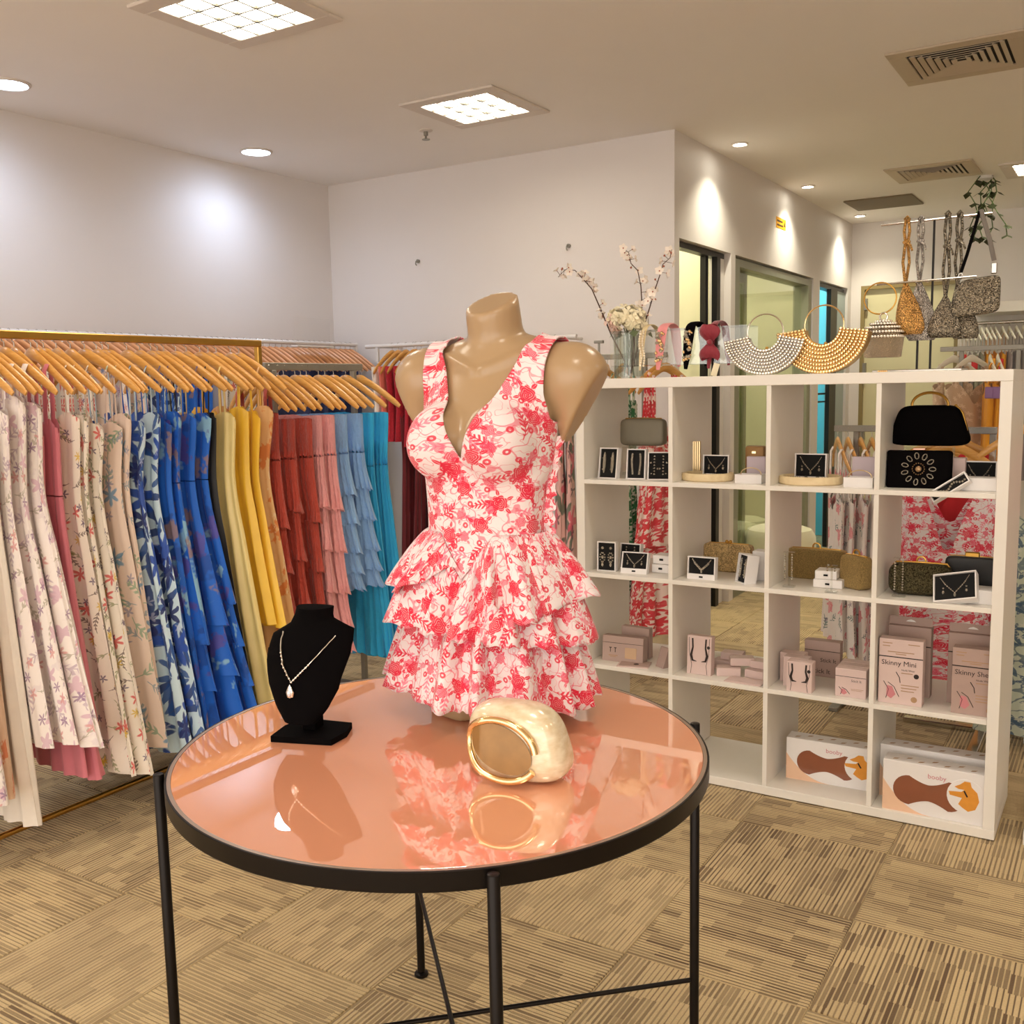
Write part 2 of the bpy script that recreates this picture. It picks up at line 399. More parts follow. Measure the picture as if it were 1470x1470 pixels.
# recess wall with three openings
ZO = 2.248
mb = MB().box(XR-.14, XR, YB+.07, YF, ZO, H)
ys = [YB+.07, 5.378, 6.229, 6.310, 8.150, 8.338, 9.270, YF]
for a, b in ((0, 1), (2, 3), (4, 5), (6, 7)): mb.box(XR-.14, XR, ys[a], ys[b], 0, ZO)
struct('wall_recess', mb, WALLP)
BASEB = mat('baseboard_paint', (205, 198, 188), .45, var=.02)
struct('baseboard_left', MB().box(XL, XL+.015, YS, YB, 0, .09), BASEB)
struct('baseboard_back', MB().box(XL, XR, YB-.015, YB, 0, .09), BASEB)
# fitting rooms behind the recess wall
PALEG = mat('fitting_room_paint', (226, 224, 198), .6, var=.01)
CYANLIT = mat('blue_lit_walls', (120, 206, 222), .6, var=.01)  # cyan light of this room put into the wall colour
GREENP = mat('green_tinted_panel', (206, 218, 176), .35, var=.02)
struct('wall_fitting_room', MB().box(-3.8, -3.7, YB+.12, 6.28, 0, H).box(-3.7, XR-.14, 6.23, 6.28, 0, H), PALEG)
struct('wall_glazed_room', MB().box(-3.9, -3.8, 6.28, 8.22, 0, H).box(-3.8, XR-.14, 8.19, 8.24, 0, H), PALEG)
struct('wall_blue_room', MB().box(-3.8, -3.7, 8.24, YF, 0, H).box(-3.7, XR-.14, YF-.02, YF, 0, H), CYANLIT)
# door 1: black sliding frame, right half of the opening
BLK = mat('black_frame', (14, 12, 11), .4, var=.02)
GREYF = mat('grey_green_aluminium', (150, 152, 134), .4, .3, var=.03)
d1 = thing('door_1', None, None, (XR-.07, 0, 0)); d1['kind'] = 'structure'
MB().box(-.03, .03, 5.395, 6.212, 2.212, 2.244).build('door_head', BLK, d1, False)
MB().box(-.035, .0, 5.967, 6.016, 0, 2.212).build('door_jamb', BLK, d1, False)
MB().box(.01, .045, 6.049, 6.106, 0, 2.212).build('door_jamb', BLK, d1, False)
MB().box(-.03, .03, 6.106, 6.212, 0, 2.212).build('door_reveal', WHITEM, d1, False)
# glazed front: aluminium frame, sliding leaf, pane
WG = thin_glass('window_glass', (.95, .98, .94), .5)
w1 = thing('window_1', None, None, (XR-.07, 0, 0)); w1['kind'] = 'structure'
MB().box(-.06, .06, 6.327, 6.425, 0, 2.231).box(-.06, .06, 8.043, 8.133, 0, 2.231).box(-.06, .06, 6.425, 8.043, 2.182, 2.231).box(-.06, .06, 6.425, 8.043, 0, .06).build('window_frame', GREYF, w1, False)
MB().box(-.05, -.02, 6.441, 6.498, .06, 2.174).box(-.05, -.02, 6.744, 6.809, .06, 2.174).box(-.05, -.02, 6.498, 6.744, 2.109, 2.174).box(-.05, -.02, 6.498, 6.744, .06, .14).build('sliding_leaf', GREYF, w1, False)
MB().box(.0, .006, 6.425, 8.043, .06, 2.182).build('pane', WG, w1, False)
MB().box(-.038, -.032, 6.498, 6.744, .14, 2.109).build('pane', thin_glass('green_glass', (.88, .96, .84), .4), w1, False)
# things seen through the glazing: white door leaf in the room behind
d2 = thing('door_2', None, None, (-3.79, 7.45, 0)); d2['kind'] = 'structure'
MB().box(0, .04, -.42, .42, .02, 2.05, .004).build('door_leaf', WHITE, d2, False)
MB().box(0, .05, -.5, -.43, 0, 2.12).box(0, .05, .43, .5, 0, 2.12).box(0, .05, -.43, .43, 2.06, 2.12).build('door_frame', GREYF, d2, False)
d3 = thing('door_3', None, None, (XR-.07, 0, 0)); d3['kind'] = 'structure'
MB().box(-.04, .04, 8.354, 9.253, 2.207, 2.24).build('door_head', BLK, d3, False)
MB().box(.03, .065, 8.72, 8.93, 0, 2.207).build('door_jamb', BLK, d3, False)
MB().box(-.03, .05, 8.932, 9.262, 0, 2.207).build('door_panel', mat('blue_grey_panel', (168, 182, 182), .5), d3, False)  # panel in one even blue-grey colour
MB().box(-.03, .03, 8.354, 8.72, 1.32, 1.336).box(-.03, .03, 8.354, 8.72, 1.255, 1.267).build('rail', BLK, d3, False)
# door in the far wall
d4 = thing('door_4', None, None, (0, YF+.06, 0)); d4['kind'] = 'structure'
MB().box(-2.093, -1.34, -.02, .02, .01, 2.24).build('door_leaf', mat('cream_door', (226, 218, 176), .3, var=.01), d4, False)
MB().box(-2.125, -2.093, -.06, .04, 0, 2.272).box(-1.34, -1.31, -.06, .04, 0, 2.272).box(-2.093, -1.34, -.06, .04, 2.24, 2.272).build('door_frame', mat('brown_edge_strip', (150, 132, 86), .4), d4, False)
for z in (2.06, 1.49, .9, .25): MB().box(-2.097, -2.07, -.065, -.02, z, z+.1).build('hinge', STEEL, d4, False)

# ---------------------------------------------------------------- ceiling fittings
TROFM = emit('troffer_glow', TROF_COL, TROFFER)
ROOMG = emit('room_lamp_glow', (1, .93, .66), 9)
FRAMEM = mat('fitting_frame', (225, 215, 205), .5, var=.01)
LOUV = mat('louvre', (92, 88, 76), .4, 0, var=.01)
def troffer(x, y, label, group=None):
    t = thing('ceiling_troffer', label, 'ceiling light', (x, y, H), 0, group)
    mb = MB(); a, b = .272, .194
    mb.box(-a, a, -a, -b, -.012, 0, .003).box(-a, a, b, a, -.012, 0, .003).box(-a, -b, -b, b, -.012, 0, .003).box(b, a, -b, b, -.012, 0, .003)
    mb.build('frame', FRAMEM, t, False)
    MB().box(-b, b, -b, b, -.0025, -.001).build('diffuser', TROFM, t, False)
    mb = MB()
    for k in range(1, 4):
        q = -b+2*b*k/4
        mb.box(-b, b, q-.004, q+.004, -.012, -.0026).box(q-.004, q+.004, -b, b, -.012, -.0026)
    mb.build('louvre', LOUV, t, False); return t
t1 = troffer(-2.861, 2.755, 'square louvred ceiling light at the top edge, the nearer of two')
troffer(-2.853, 4.308, 'square louvred ceiling light near the sprinkler, the farther one')
troffer(-.556, 7.684, 'square ceiling light at the right edge beyond the air vents')
for x, y in ((-2.86, 1.1), (-2.86, -.9), (-.5, 2.75), (-.5, .7), (1.7, 2.75), (1.7, 5.2), (1.7, 7.7), (1.7, .5), (-.5, -1.4), (1.7, -1.6)):
    troffer(x, y, 'square louvred ceiling light outside the picture', 'ceiling lights behind the camera')
for x, y, m_, nm in ((-3.0, 5.82, ROOMG, 'room_lamp'), (-3.05, 7.2, ROOMG, 'room_lamp'), (-3.0, 8.82, emit('blue_lamp_glow', (.75, .95, 1), 11), 'room_lamp')):
    o = MB().box(-.3, .3, -.25, .25, -.02, 0).build(nm, m_, None, False); o.location = (x, y, H)
    tag(o, 'flat ceiling lamp inside a room behind the recess wall', 'ceiling light', 'lamps of the fitting rooms')
DOWNM = emit('downlight_glow', DOWN_COL, 15)
def downlight(x, y, label):
    t = thing('round_downlight', label, 'ceiling light', (x, y, H))
    MB().lathe([(.094, 0), (.094, -.005), (.082, -.010), (.078, -.004), (.078, 0)], 32).build('trim_ring', FRAMEM, t)
    MB().lathe([(.077, -.001), (.077, -.005)], 32).build('diffuser', DOWNM, t)
    l = bpy.data.lights.new('downlight_beam', 'SPOT'); l.energy = DOWN*7.2; l.color = DOWN_COL; l.spot_size = 2.9; l.spot_blend = 1.0; l.shadow_soft_size = .09
    o = bpy.data.objects.new('downlight_beam', l); COL.objects.link(o); o.parent = t; o.location = (0, 0, -.03); return t
downlight(-4.324, 2.771, 'round cool white downlight cut by the left edge')
downlight(-4.389, 4.316, 'round cool white downlight near the wall corner')
downlight(-4.33, 1.226, 'round cool white downlight outside the left edge')
SPOTM = emit('spot_glow', (1, .95, .8), 30)
for k, (x, y) in enumerate(((-2.027, 5.844), (-2.052, 7.373), (-2.044, 8.934))):
    t = thing('spotlight', ['nearest', 'middle', 'farthest'][k]+' small recessed spotlight along the recess wall', 'ceiling light', (x, y, H))
    MB().lathe([(.05, 0), (.05, -.006), (.04, -.01), (.036, -.002)], 20).build('trim_ring', FRAMEM, t)
    MB().lathe([(.036, -.002), (.03, -.006), (.004, -.008)], 16).build('lens', SPOTM, t)
    l = bpy.data.lights.new('spot_beam', 'SPOT'); l.energy = 24; l.color = (1, .93, .72); l.spot_size = 2.1; l.spot_blend = 1.0; l.shadow_soft_size = .02
    o = bpy.data.objects.new('spot_beam', l); COL.objects.link(o); o.parent = t; o.location = (0, 0, -.02)
    o.rotation_euler = (0, math.radians(-7), 0)
# air vents (three-way blade diffusers)
VENTM = mat('vent_enamel', (196, 180, 158), .5, var=.01); VDARK = mat('vent_dark', (40, 34, 28), .8)
def vent(x, y, label, s=1):
    t = thing('air_vent', label, 'vent', (x, y, H))
    a, b = .27, .196
    MB().box(-a, a, -a, -b, -.01, 0, .003).box(-a, a, b, a, -.01, 0, .003).box(-a, -b, -b, b, -.01, 0, .003).box(b, a, -b, b, -.01, 0, .003).build('frame', VENTM, t, False)
    MB().box(-b, b, -b, b, -.002, -.001).build('duct', VDARK, t, False)
    for k in range(6):                      # U-shaped blades, nested
        r = b-.010-k*.0295; mb = MB()
        for (x0, y0, x1, y1, nx, ny) in ((-r, -r, -r, r, 1, 0), (r, -r, r, r, -1, 0), (-r, r, r, r, 0, -1), (-r, -r, r, -r, 0, 1)):
            w = .020; v = []
            for px, py in ((x0, y0), (x1, y1)):
                v += [(px, py, -.012), (px, py, -.009), (px+nx*w, py+ny*w, -.003), (px+nx*w, py+ny*w, -.006)]
            mb.add(v, [(0, 1, 2, 3), (7, 6, 5, 4), (0, 4, 5, 1), (1, 5, 6, 2), (2, 6, 7, 3), (3, 7, 4, 0)])
        mb.build('blade', VENTM, t, False)
    return t
vent(-.711, 4.929, 'square ceiling air vent with nested blades, nearest the camera')
vent(-1.218, 7.397, 'smaller looking square air vent farther back in the ceiling')
o = MB().box(-.253, .253, -.245, .245, -.012, 0, .004).build('access_hatch', mat('hatch_paint', (128, 114, 92), .7), None, False); o.location = (-1.741, 8.395, H)
tag(o, 'plain brown grey access hatch in the ceiling beyond the vents', 'hatch')
t = thing('fire_sprinkler', 'small ceiling sprinkler beside the farther louvred light', 'sprinkler', (-3.319, 4.520, H))
MB().lathe([(.037, 0), (.037, -.004), (.017, -.008)], 20).build('escutcheon', FRAMEM, t)
MB().lathe([(.012, -.008), (.012, -.028), (.006, -.03), (.006, -.045), (.022, -.047), (.022, -.05)], 12).build('head', STEEL, t)
# small wall marks
for k, (x, y) in enumerate(((601, 375), (817, 353))):
    p = ony(x, y, YB)
    t = thing('wall_hook', 'tiny hook on the back wall '+['above the red dresses', 'above the vase branches'][k], 'hook', (p.x, YB, p.z))
    MB().cyl((0, 0, 0), (0, -.014, 0), .012).build('plate', STEEL, t)
    MB().tube([(0, -.012, .0), (0, -.03, -.004), (0, -.034, -.02), (0, -.024, -.028)], .004, 6).build('hook', STEEL, t)
p = onx(1121, 321, XR)
t = thing('warning_sticker', 'small yellow warning sticker on the recess wall', 'sticker', (XR, p.y, p.z))
MB().box(0, .002, -.115, .115, -.037, .037).build('sheet', mat('sticker_yellow', (226, 160, 20), .5), t, False)
bk = mat('sticker_ink', (70, 46, 8), .6)
MB().box(.002, .003, -.095, .035, .006, .018).box(.002, .003, -.095, .045, -.022, -.010).build('print_line', bk, t, False)
MB().add([(.003, .058, -.015), (.003, .105, -.015), (.003, .082, .026)], [(0, 1, 2)]).build('warning_triangle', bk, t, False)
# ================================================================ shelf unit (room divider)
SX, SY, ST, SO, SD, SDEP = -1.7605, 3.2812, .03487, .335, .016, .39
SW = 4*SO+3*SD+2*ST; SH = SW
def shz(k): return SH-ST-k*SO-(k-1)*SD        # top of shelf under row k (k=4: bottom board)
def shx(k): return SX+ST+k*(SO+SD)            # left inner face of column k (0..3)
ROWZ = [shz(1), shz(2), shz(3), ST]
t = thing('cube_shelf', 'white sixteen cell cube shelf standing as a room divider', 'shelf', (SX, SY, 0))
MB().box(0, SW, 0, SDEP, SH-ST, SH, .0015).build('top_board', WHITE, t, False)
MB().box(0, SW, 0, SDEP, .004, ST, .0015).build('bottom_board', WHITE, t, False)
MB().box(.01, SW-.01, .01, SDEP-.01, 0, .005).build('plinth', BLK, t, False)
for x in (0, SW-ST): MB().box(x+.0005, x+ST-.0005, .0008, SDEP-.0008, ST, SH-ST, .001).build('side_panel', WHITE, t, False)
sm = MB().box(0, SW-2*ST, .001, SDEP-.001, 0, SD, .001).mesh('shelf_board', WHITE, False)
for k in (1, 2, 3):
    o = bpy.data.objects.new('shelf_board', sm); COL.objects.link(o); o.parent = t; o.location = (ST, 0, shz(k)-SD)
dm = MB().box(0, SD, .0016, SDEP-.0016, 0, SO, .001).mesh('divider', WHITE, False)
for k in (1, 2, 3):
    for r in range(4):
        o = bpy.data.objects.new('divider', dm); COL.objects.link(o); o.parent = t; o.location = (ST+k*SO+(k-1)*SD, 0, ROWZ[r])

# ================================================================ round table
CX, CY, CR, CZ, CTH, CRL = -1.0717, 1.4529, .4929, .7688, 3.9082, .5060
TOPM = NT('blush_glass_top')
TOPM.fin(lin((242, 169, 133)), .006, 0, IOR=3.8)
tb = thing('display_table', 'round blush glass table with black metal frame', 'table', (CX, CY, 0))
MB().lathe([(CR-.010, CZ-.008), (CR-.010, CZ-.0016), (CR-.0115, CZ-.0004), (.0, CZ-.0004)], 128, caps=False).build('glass_top', TOPM.m, tb, ang=20)
MB().lathe([(CR-.011, CZ-.031), (CR-.001, CZ-.031), (CR, CZ-.029), (CR, CZ-.001), (CR-.001, CZ), (CR-.0055, CZ), (CR-.0065, CZ-.001), (CR-.0065, CZ-.012), (CR-.011, CZ-.012)], 128).build('rim', BLACKM, tb, ang=20)
MB().lathe([(CR-.0105, CZ-.0002), (CR-.0065, CZ+.0002), (CR-.004, CZ+.0002), (CR-.0036, CZ-.0002)], 128, caps=False).build('rim_edge', mat('rim_edge_metal', (186, 166, 150), .3, .7, var=0), tb)
MB().lathe([(CR-.02, CZ-.012), (CR-.02, CZ-.0085), (0, CZ-.0085)], 64, caps=False).build('support_disc', BLACKM, tb)
for k in range(4):
    a = CTH+k*PI/2; x, y = CRL*math.cos(a), CRL*math.sin(a)
    l = MB().lathe([(.0095, .012), (.0095, CZ-.004), (.0088, CZ-.003), (.0085, CZ-.0028)], 20, (x, y, 0)).build('leg', BLACKM, tb)
    MB().lathe([(.016, 0), (.0175, .003), (.0165, .008), (.006, .012)], 16, (x, y, 0)).build('foot', BLACKM, l)
for k in (0, 1):
    a = CTH+k*PI/2; z = .2225+.0085*k; r = CRL-.008
    MB().tube([(r*math.cos(a), r*math.sin(a), z), (-r*math.cos(a), -r*math.sin(a), z)], .0048, 10).build('crossbar', BLACKM, tb)

# ================================================================ mannequin torso (one continuous surface)
MX, MY = -1.10, 1.67
_v = Vector((MX, MY, 0)).normalized()                 # from the camera to the mannequin
MROT = math.atan2(_v.x, _v.y)                         # facing straight at the camera
PHI = math.radians(30)
# body frame: a = its left (x), b = front (-y local), z up
MANG = math.atan2(-_v.x, _v.y) - PHI                  # rotation about z of a body whose front is local -y
def body_local(a, b, z): return (a, -b, z)
Z0 = CZ
zz = np.array([.76, .85, .93, 1.02, 1.10, 1.16, 1.235, 1.32, 1.40, 1.46, 1.51, 1.56])
AA = np.array([.136, .143, .147, .137, .121, .114, .122, .132, .138, .128, .095, .06])
BB = np.array([.096, .106, .110, .100, .086, .080, .086, .090, .084, .070, .056, .045])
CB = np.array([.0, -.006, -.012, -.008, 0, 0, -.004, -.012, -.026, -.042, -.052, -.055])
zf = np.linspace(.7, 1.7, 401)
def smooth1(y):
    y = np.interp(zf, zz, y)
    for _ in range(3):
        y = np.convolve(np.pad(y, 12, 'edge'), np.ones(25)/25, 'valid')
    return y
AF, BF, CF = smooth1(AA), smooth1(BB), smooth1(CB)
def smin(a, b, k):
    h = np.clip(.5+.5*(b-a)/k, 0, 1); return b+(a-b)*h-k*h*(1-h)
def smax(a, b, k): return -smin(-a, -b, k)
def capsule(P, p0, p1, r0, r1=None):
    p0 = np.array(p0); p1 = np.array(p1); d = p1-p0
    t = np.clip(((P-p0)@d)/(d@d), 0, 1); q = P-p0-t[..., None]*d
    return np.sqrt((q**2).sum(-1)) - (r0+((r1 if r1 is not None else r0)-r0)*t)
def ellip(P, c, r):
    q = (P-np.array(c))/np.array(r); k = np.sqrt((q**2).sum(-1)); return (k-1)*min(r)
def sdf(P, arms=True):
    a, b, z = P[..., 0], P[..., 1], P[..., 2]
    A = np.interp(z, zf, AF); B = np.interp(z, zf, BF); C = np.interp(z, zf, CF)
    q = np.sqrt((a/A)**2+((b-C)/B)**2)
    tor = (q-1)*np.minimum(A, B)
    tor = smax(tor, z-1.53, .02)
    for s in (-1, 1):
        th = np.sqrt(((a-s*.070)/.072)**2+((b+.0)/.092)**2)-1
        th = th*.072
    d = tor
    fold = np.sqrt((a/.012)**2)          # crease between the thighs, fading upward
    d = d + .016*np.exp(-(a/.014)**2)*np.clip((.90-z)/.12, 0, 1)
    d = smin(d, capsule(P, (-.140, -.058, 1.464), (.140, -.058, 1.464), .045), .04)
    for s in (-1, 1):
        d = smin(d, capsule(P, (0, -.078, 1.520), (s*.125, -.062, 1.480), .034, .032), .022)
        d = smin(d, ellip(P, (s*.172, -.055, 1.452), (.058, .056, .064)), .03)
        if arms: d = smin(d, capsule(P, (s*.182, -.055, 1.45), (s*.184, -.05, 1.315), .058, .034), .02)
        d = smin(d, ellip(P, (s*.064, .062, 1.330), (.058, .056, .062)), .028)
        d = smin(d, ellip(P, (s*.066, .075, 1.318), (.046, .047, .046)), .02)
        d = smin(d, capsule(P, (s*.013, .024, 1.468), (s*.092, -.006, 1.500), .009, .007), .010)
    neck = capsule(P, (0, -.070, 1.46), (0, -.022, 1.66), .0575, .0535)
    d = smin(d, neck, .012)
    n = np.array([-.04, .46, .885]); n = n/np.linalg.norm(n)
    d = smax(d, (P-np.array([0, -.034, 1.602]))@n, .004)
    for s in (-1, 1):
        n = np.array([s*.86, -.10, -.50]); n = n/np.linalg.norm(n)
        d = smax(d, np.where(s*a > .12, (P-np.array([s*.224, -.05, 1.44]))@n, -1), .004)
    d = smax(d, (Z0+.0005)-z, .004)
    return d
def surface_nets(F, org, h):
    nx, ny, nz = F.shape; ins = F < 0
    acc = np.zeros((nx-1, ny-1, nz-1, 3)); cnt = np.zeros((nx-1, ny-1, nz-1))
    c = [(i, j, k) for i in (0, 1) for j in (0, 1) for k in (0, 1)]
    sl = lambda q: tuple(slice(q[i], q[i]+(nx-1, ny-1, nz-1)[i]) for i in range(3))
    for p in c:
        for ax in range(3):
            if p[ax]: continue
            q = list(p); q[ax] = 1; f0 = F[sl(p)]; f1 = F[sl(q)]
            x = (f0 < 0) != (f1 < 0)
            t = np.where(x, f0/np.where(x, f0-f1, 1), 0)
            for e in range(3): acc[..., e] += np.where(x, p[e]+(t if e == ax else 0), 0)
            cnt += x
    act = cnt > 0; idx = -np.ones(act.shape, int); idx[act] = np.arange(act.sum())
    cell = np.argwhere(act); V = (cell+acc[act]/cnt[act][:, None])*h+np.array(org)
    faces = []
    for ax in range(3):
        u, w = [(1, 2), (2, 0), (0, 1)][ax]
        a0 = [slice(1, -1)]*3; a0[ax] = slice(0, -1)
        a1 = [slice(1, -1)]*3; a1[ax] = slice(1, None)
        e = np.argwhere(ins[tuple(a0)] != ins[tuple(a1)])
        e = e + np.array([0 if i == ax else 1 for i in range(3)])
        o1 = np.zeros(3, int); o1[u] = 1; o2 = np.zeros(3, int); o2[w] = 1
        g = lambda q: idx[q[:, 0], q[:, 1], q[:, 2]]
        faces.append(np.stack([g(e-o1-o2), g(e-o2), g(e), g(e-o1)], 1))
    return V, np.concatenate(faces)
HS = .0062
org = (-.31, -.17, .755); dim = (101, 53, 150)
G = np.stack(np.meshgrid(*[org[i]+HS*np.arange(dim[i]) for i in range(3)], indexing='ij'), -1)
F = sdf(G)
def iso(Fi, relax):
    V, Q = surface_nets(Fi, org, HS)
    return V, Q
SKIN = NT('mannequin_skin'); SKIN.fin(lin((176, 146, 110)), .28, 0, Coat_Weight=.25, Coat_Roughness=.18)
V, Q = iso(F, 2)
mb = MB(); mb.add([body_local(*p) for p in V], Q.tolist())
mo = mb.build('mannequin_torso', SKIN.m, None, True, 60)
mo.location = (MX, MY, 0); mo.rotation_euler = (0, 0, MANG)
tag(mo, 'headless tan mannequin torso standing on the blush table', 'mannequin')
sm_ = mo.modifiers.new('smooth', 'SMOOTH'); sm_.factor = .5; sm_.iterations = 3

# ================================================================ printed mini dress on the mannequin
RED, PNK = (226, 22, 62), (240, 110, 140)
DRESS = print_mat('toile_print_cotton', (240, 227, 228), [
    ('vine', (232, 96, 122), dict(sc=24, w=.018, seed=4), .7),
    ('vine', (228, 70, 100), dict(sc=44, w=.014, seed=9), .5),
    ('berry', RED, dict(sc=26, R=.15, seed=3), .9),
    ('fern', PNK, dict(sc=15, L=.34, W=.13, seed=7), .8),
    ('fern', RED, dict(sc=14, L=.34, W=.13, seed=2, n=6), .95),
    ('rose', (232, 70, 102), dict(sc=17, R=.18, seed=5, leaves=4), .9),
    ('rose', RED, dict(sc=15, R=.235, seed=1, leaves=5), .97)], warp=.0012)
def clip_mesh(V, T, m, keep=True):
    """keep the part of a triangle mesh where m > 0, cutting the triangles along m = 0"""
    V = [tuple(p) for p in V]; m = list(m); out = []; cut = {}
    def mid(i, j):
        k = (min(i, j), max(i, j))
        if k not in cut:
            t = m[i]/(m[i]-m[j]); cut[k] = len(V)
            V.append(tuple(V[i][e]+(V[j][e]-V[i][e])*t for e in range(3)))
        return cut[k]
    for f in T:
        s = [m[i] > 0 for i in f]; n = sum(s)
        if n == 3: out.append(tuple(f))
        elif n == 1:
            i = s.index(True); a, b, c = f[i], f[(i+1) % 3], f[(i+2) % 3]; out.append((a, mid(a, b), mid(a, c)))
        elif n == 2:
            i = s.index(False); a, b, c = f[i], f[(i+1) % 3], f[(i+2) % 3]
            p, q = mid(b, a), mid(c, a); out += [(p, b, c), (p, c, q)]
    used = sorted({i for f in out for i in f}); re = {k: i for i, k in enumerate(used)}
    return [V[k] for k in used], [tuple(re[i] for i in f) for f in out]
ROOT = (MX, MY, 0)
dr = thing('printed_mini_dress', 'sleeveless white mini dress with pink red floral print on the mannequin', 'dress', ROOT, MANG)
def relax(V, Q, it=3):
    V = np.array(V); n = len(V)
    E = np.concatenate([Q[:, [0, 1]], Q[:, [1, 2]], Q[:, [2, 3]], Q[:, [3, 0]]])
    for _ in range(it):
        acc = np.zeros_like(V); c = np.zeros(n)
        for x, y in ((0, 1), (1, 0)):
            np.add.at(acc, E[:, x], V[E[:, y]]); np.add.at(c, E[:, x], 1)
        V = V*.5+.5*acc/c[:, None]
    return V
V, Q = surface_nets(sdf(G, False)-.0072, org, HS); V = relax(V, Q, 3)
T = np.concatenate([Q[:, [0, 1, 2]], Q[:, [0, 2, 3]]])
a, b, z = V[:, 0], V[:, 1], V[:, 2]
aa = np.abs(a)
vn = .098*np.clip((z-1.296)/.225, 0, 3)**.98
front = b > np.interp(z, [1.3, 1.45, 1.56], [-.02, -.045, -.06])
m1 = np.where(front, aa-vn, aa-.085*np.clip((z-1.39)/.13, 0, 3))
m1 = np.where((~front) & (z < 1.39), 1, m1)
m1 = np.where(front & (z < 1.296), 1.296-z+aa*.5, m1)
arm = np.interp(z, [1.318, 1.335, 1.37, 1.42, 1.48, 1.56], [.30, .168, .143, .136, .139, .150])
m2 = arm-aa
low = 1.145-.085*np.clip(1-aa/.085, 0, 1)*np.where(b > 0, 1, 0)
m = np.minimum(np.minimum(m1, m2), z-low)
Vc, Tc = clip_mesh(V, T.tolist(), m)
mb = MB(); mb.add([body_local(*p) for p in Vc], Tc, [(math.atan2(p[0], p[1]+.05)*.135, p[2]-.8*p[1]*min(1, max(0, (p[2]-1.42)/.07))) for p in Vc])
bo = mb.build('bodice', DRESS, dr, True, 80)
sol = bo.modifiers.new('thick', 'SOLIDIFY'); sol.thickness = .003; sol.offset = 1
# tiers of the skirt
rnd = random.Random(5)
def waist_r(th, z):
    A = float(np.interp(z, zf, AF))+.010; B = float(np.interp(z, zf, BF))+.010; C = float(np.interp(z, zf, CF))
    r = 1/math.sqrt((math.sin(th)/A)**2+(math.cos(th)/B)**2); return r, C
def sst(a, b, x): x = min(1, max(0, (x-a)/(b-a))); return x*x*(3-2*x)
def tier(name, ztop, zhem, ahem, bhem, nf, amp, seed, pw=.8, gap=0, U=0):
    rr = random.Random(seed); ph = [rr.uniform(0, 6.28) for _ in range(4)]; k2 = nf*2+1
    def core(u, v):
        th = u*2*PI-PI; zt = ztop(th); zh = zhem(th); z = zt+(zh-zt)*v
        r0, c = waist_r(th, zt); r0 += gap
        r1 = 1/math.sqrt((math.sin(th)/ahem)**2+(math.cos(th)/bhem)**2)
        w = th+.16*math.sin(2*th+ph[2])+.09*math.sin(5*th+ph[3])
        fold = math.sin(nf*w+ph[0]); fold = math.copysign(abs(fold)**.75, fold)+.28*math.sin(k2*w+ph[1])
        full = (zt-zh)/.1 if zt-zh < .1 else 1
        r = r0+(r1-r0)*v**pw*full+amp*fold*v**.55*full
        z += (.002*fold*v*v+.003*math.sin(k2*1.7*w)*v**4)*full
        a_ = r*math.sin(th); b_ = r*math.cos(th)+c*(1-v)
        return (*body_local(a_, b_, z), z)
    arc = [0.0]
    for k in range(420):
        p_, q_ = core(k/420, .75), core((k+1)/420, .75); arc.append(arc[-1]+math.hypot(p_[0]-q_[0], p_[1]-q_[1]))
    def f(u, v):
        q_ = core(u, v); return (*q_[:3], arc[int(round(u*420))]+U, (zhem(u*2*PI-PI)-ztop(u*2*PI-PI))*v*1.06+U*.37)
    o = MB().grid(f, 420, 16, True).build(name, DRESS, dr, True, 80)
    s_ = o.modifiers.new('thick', 'SOLIDIFY'); s_.thickness = .0016; s_.offset = 1
    return o
bas = lambda th: 1.150-.082*max(0, 1-abs(th)/.62)
def hem1(th):
    d = abs(math.degrees(th)); full = 1.012 if th > 0 else 1.038
    if th > 0: full += .012*sst(50, 100, d)-.012*math.exp(-((d-48)/14)**2)
    return bas(th)-(bas(th)-full)*sst(9, 46 if th > 0 else 40, d)**.7-.004
tier('ruffle_tier', bas, hem1, .212, .184, 10, .017, 11, .85, .002, .13)
hem2 = lambda th: .955+.010*math.cos(th)-.028*sst(.4, 1.6, th)+.018*sst(.5, 1.5, -th)-.008*math.sin(3*th)
tier('ruffle_tier', lambda th: bas(th)-.006, hem2, .210, .176, 12, .020, 23, .75, -.001, .31)
hem3 = lambda th: .832-.012*math.cos(th)*(1 if abs(th) < 1.6 else 0)-.024*sst(.7, 1.5, th)+.014*sst(.3, 1.2, -th)
tier('ruffle_tier', lambda th: 1.06, hem3, .212, .180, 13, .020, 37, .8, .000, .57)
# scalloped frill at the laced back edge
def fr(u, v):
    z = 1.335-.19*u; r, c = waist_r(1.66, z); w = .5*math.sin(u*40)
    th = 1.66+.05*w*v
    rr_ = r-.004+.020*v+.004*math.sin(u*46)*v
    return (*body_local(rr_*math.sin(th), rr_*math.cos(th)+c, z+.004*math.sin(u*40+1)*v), u*.3, v*.03)
o = MB().grid(fr, 70, 3).build('frill', DRESS, dr, True, 80)

